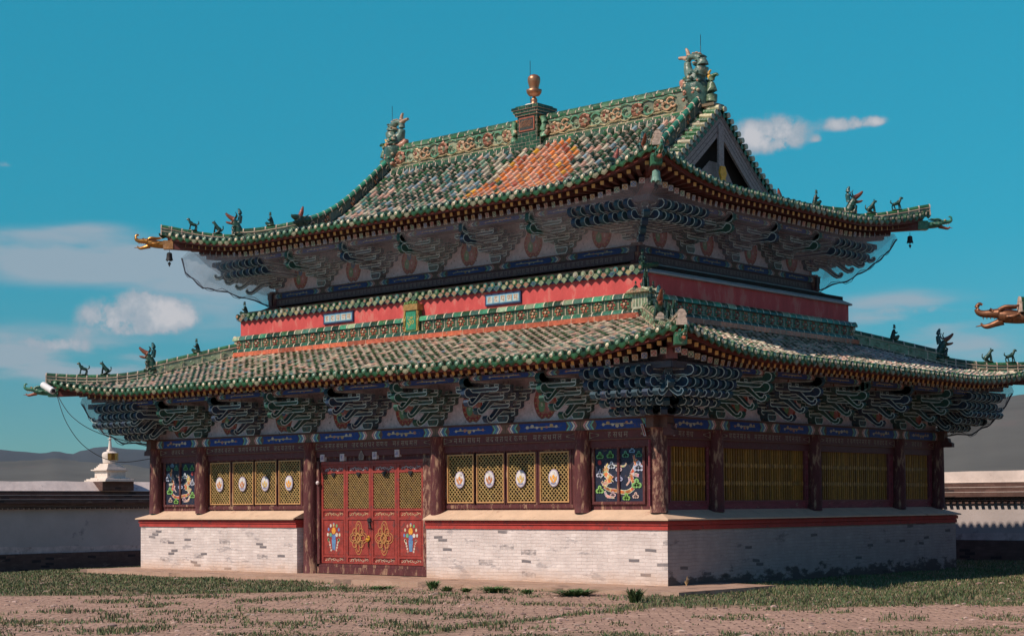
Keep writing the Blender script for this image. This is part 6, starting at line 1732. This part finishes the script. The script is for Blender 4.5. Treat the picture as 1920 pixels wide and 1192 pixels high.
# stupa on the left wall
st=empty('stupa',(-25.35,1.85,2.92)); st.scale=(.78,.78,.80); tag(st,'small white stupa with a gilded niche standing on the left boundary wall','stupa')
def sqsteps(mb,lst):
    for hw_,z0,z1 in lst: mb.box((-hw_,-hw_,z0),(hw_,hw_,z1),(.7,.6,.5))
mb=MB(); mb.box((-.75,-1.0,-.35),(.75,1.0,.12)); mb.build('stone_plinth',M['wall_brick'],st)
mb=MB(); sqsteps(mb,[(.98,.122,.20),(.90,.202,.26),(.74,.262,.32),(.58,.322,.66),(.66,.662,.70),(.73,.702,.76),(.60,.762,.84),(.52,.842,.92),(.46,.922,1.0),(.40,1.002,1.07)]); mb.build('stepped_base',M['stupa'],st)
mb=MB(); mb.lathe([(.34,1.07),(.38,1.12),(.40,1.3),(.43,1.5),(.42,1.6),(.34,1.68),(.16,1.72)],20,(.7,.6,.5)); mb.build('dome',M['stupa'],st)
mb=MB(); mb.box((-.13,-.13,1.722),(.13,.13,1.82)); mb.lathe([(.11,1.82),(.10,1.9),(.07,2.2),(.05,2.35),(.13,2.36),(.13,2.39),(.04,2.40),(.05,2.5),(.01,2.62)],12,(.7,.6,.5)); mb.build('spire',M['stupa'],st)
mb=MB(); P=[(.44*math.cos(a),.44*math.sin(a)) for a in [-.9+.45*i for i in range(7)]]
for i in range(6): mb.add([(P[i][0],P[i][1],1.25),(P[i+1][0],P[i+1][1],1.25),(P[i+1][0],P[i+1][1],1.62),(P[i][0],P[i][1],1.62)],[(0,1,2,3)],(.5,.3,.1))
mb.build('gilded_niche',M['gold'],st)

# ------------------------------------------------------------------ hills
M['hill_far']=mat('far_hill_haze_blue',base=(.040,.052,.065),rough=1,nscale=.002,namp=.25,bump=.0)  # some blue haze of distance is mixed into this base colour
M['hill_near']=mat('near_hill_scrub',base=(.085,.085,.075),rough=1,nscale=.006,namp=.35,wear=(.12,.10,.09),wearamt=.3,wscale=.01)
def hill(pts,dist,depth,m,label,zb=-5):
    """ridge given as bearing/height pairs; a real slope falling towards the viewer and away behind"""
    V=[];Fc=[]; n=len(pts); rows=[(0,1),(.25,.86),(.5,.62),(.75,.34),(1,0)]
    def ip(u):
        for i in range(n-1):
            if pts[i][0]<=u<=pts[i+1][0]:
                t=(u-pts[i][0])/(pts[i+1][0]-pts[i][0]); t=t*t*(3-2*t); return pts[i][1]*(1-t)+pts[i+1][1]*t
        return pts[0][1] if u<pts[0][0] else pts[-1][1]
    U=[pts[0][0]+(pts[-1][0]-pts[0][0])*i/160 for i in range(161)]
    R_=[(-.5,0)]+[(r,h) for r,h in rows]
    for (rr,hf) in R_:
        for u in U:
            d=fw+r2*((u-960)/F); d.z=0; d.normalize()
            horizon=943.4-(u-960)*.0066; el=(horizon-ip(u))/F/ (1/math.sqrt(1+((u-960)/F)**2)) 
            H=el*dist/math.sqrt(1+((u-960)/F)**2)
            p=CAM+d*(dist+rr*-depth if rr>=0 else dist+depth*.8)
            z=CAM.z+H*1.0 if rr>=0 else 0
            zz=(zb+(CAM.z+H-zb)*hf) if rr>=0 else zb
            k=noise.noise(Vector((p.x*.004,p.y*.004,1)))*.5+noise.noise(Vector((p.x*.012,p.y*.012,7)))*.25
            zz+=k*H*.35*(1 if 0<rr<1 else .0)+ (H*.03*noise.noise(Vector((u*.08,rr,2))) if rr==0 else 0)
            V.append((p.x,p.y,zz))
    w_=len(U)
    for j in range(len(R_)-1):
        for i in range(w_-1): Fc.append((j*w_+i,j*w_+i+1,(j+1)*w_+i+1,(j+1)*w_+i))
    me=bpy.data.meshes.new('hill'); me.from_pydata(V,[],Fc); me.materials.append(m); me.polygons.foreach_set('use_smooth',[True]*len(me.polygons))
    o=bpy.data.objects.new('hill',me); col.objects.link(o); tag(o,label,'hill',kind='structure'); return o
hill([(-900,880),(-300,838),(0,847),(35,850),(80,853),(104,849),(135,854),(152,848),(183,841),(200,840),(242,844),(290,846),(400,838),(700,850),(1100,860)],2600,900,M['hill_far'],'dark blue ridge of hills beyond the left wall')
hill([(-900,880),(-200,872),(0,868),(60,866),(100,862),(160,868),(230,872),(290,880),(500,890),(700,900)],1500,600,M['hill_near'],'low brown hill in front of the blue ridge on the left')
hill([(900,930),(1300,870),(1500,842),(1640,815),(1760,788),(1830,770),(1880,761),(1920,757),(2050,745),(2300,760),(3000,800)],1100,700,M['hill_near'],'large dull hillside beyond the right wall')

# ------------------------------------------------------------------ neighbouring hall (its eave corner and dragon head reach into the frame)
nb_=empty('neighbouring_hall',(0,0,0)); tag(nb_,'neighbouring hall whose bronze dragon head reaches in at the far right edge','temple')
NCX,NCY,NZ=27.6,5.2,-.02
NR=Roof(9.4,9.0,[(0,5.45),(1,5.74),(2,6.07),(3,6.42),(4.1,6.83)],.48,.28,4.2)
sub=empty('roof',(NCX,NCY,NZ+.3),parent=nb_)
for sd_ in(0,3):
    dm=(lambda hw:(lambda a:min(4.0,hw-abs(a))))(NR.half(sd_)); roof_tiles(NR,sd_,dm,pal_lo,parent=sub); roof_base(NR,sd_,dm,sub,pal_lo); eave_edge(NR,sd_,sub)
mb=MB()
for sd_ in range(4):
    hw=NR.half(sd_); f=lambda a,d,z:NR.side(sd_,max(-hw+d,min(hw-d,a)),d,z)
    mb.add([f(-hw,.05,-.14),f(hw,.05,-.14),f(hw,4,-.3),f(-hw,4,-.3)],[(0,1,2,3)],(.08,.025,.025))
    mb.add([f(-hw,.08,-.02),f(hw,.08,-.02),f(hw,.08,-.16),f(-hw,.08,-.16)],[(0,1,2,3)],(.2,.05,.04))
mb.build('soffit',M['paint'],sub)
mb=MB(); path=[NR.S(-(9.4-t),-(9.0-t),0) for t in [-.06+4*i/12 for i in range(13)]]; sweep(mb,path,.12,.11,-.02,.2,c=G_D); sweep(mb,path,.085,0,.2,.33,c=G_M,roundtop=True); mb.build('hip_ridge',M['glaze_clean'],sub)
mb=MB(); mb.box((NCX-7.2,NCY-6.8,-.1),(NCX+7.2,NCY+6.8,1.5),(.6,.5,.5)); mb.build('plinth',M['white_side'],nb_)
mb=MB(); mb.box((NCX-6.8,NCY-6.4,1.5),(NCX+6.8,NCY+6.4,6.4+NZ),(.1,.03,.03)); mb.box((NCX-5.4,NCY-5,6.4+NZ),(NCX+5.4,NCY+5,9),(.3,.05,.04)); mb.build('wall',M['sidered'],nb_)
c_=NR.S(-9.3,-8.9,-.12)
o=dup(dh_gold,sub); o.data=o.data.copy(); o.data.materials.clear(); o.data.materials.append(mat('dark_bronze',base=(.20,.085,.04),rough=.42,metal=.45,nscale=9,namp=.5,wear=(.06,.03,.02),wearamt=.35,wscale=8)); o.scale=(1.15,)*3; o.location=c_+Vector((-.12,-.02,.02)); o.rotation_euler=(0,0,math.pi*1.12)
mb=MB(); mb.tube([c_+Vector((.1,.05,.02)),c_+Vector((2.4,2.2,-.2))],.13,8,(.2,.06,.05)); mb.build('hip_rafter',M['paint'],sub)
o=dup(protos['stand'],sub); o.location=NR.S(-8.95,-8.55,.34); o.rotation_euler=(0,0,-2.35)

# ------------------------------------------------------------------ haze: thin even air round the court and the hills
mb=MB(); mb.box((-4200,-700,-40),(4200,5200,330),(1,1,1))
hm=bpy.data.materials.new('haze_air'); hm.use_nodes=True; t=hm.node_tree; t.nodes.clear()
o_=t.nodes.new('ShaderNodeOutputMaterial'); v_=t.nodes.new('ShaderNodeVolumePrincipled'); v_.inputs['Color'].default_value=(.80,.88,.95,1); v_.inputs['Density'].default_value=.000028
t.links.new(v_.outputs[0],o_.inputs['Volume'])
hz=mb.build('haze',hm); tag(hz,kind='stuff')
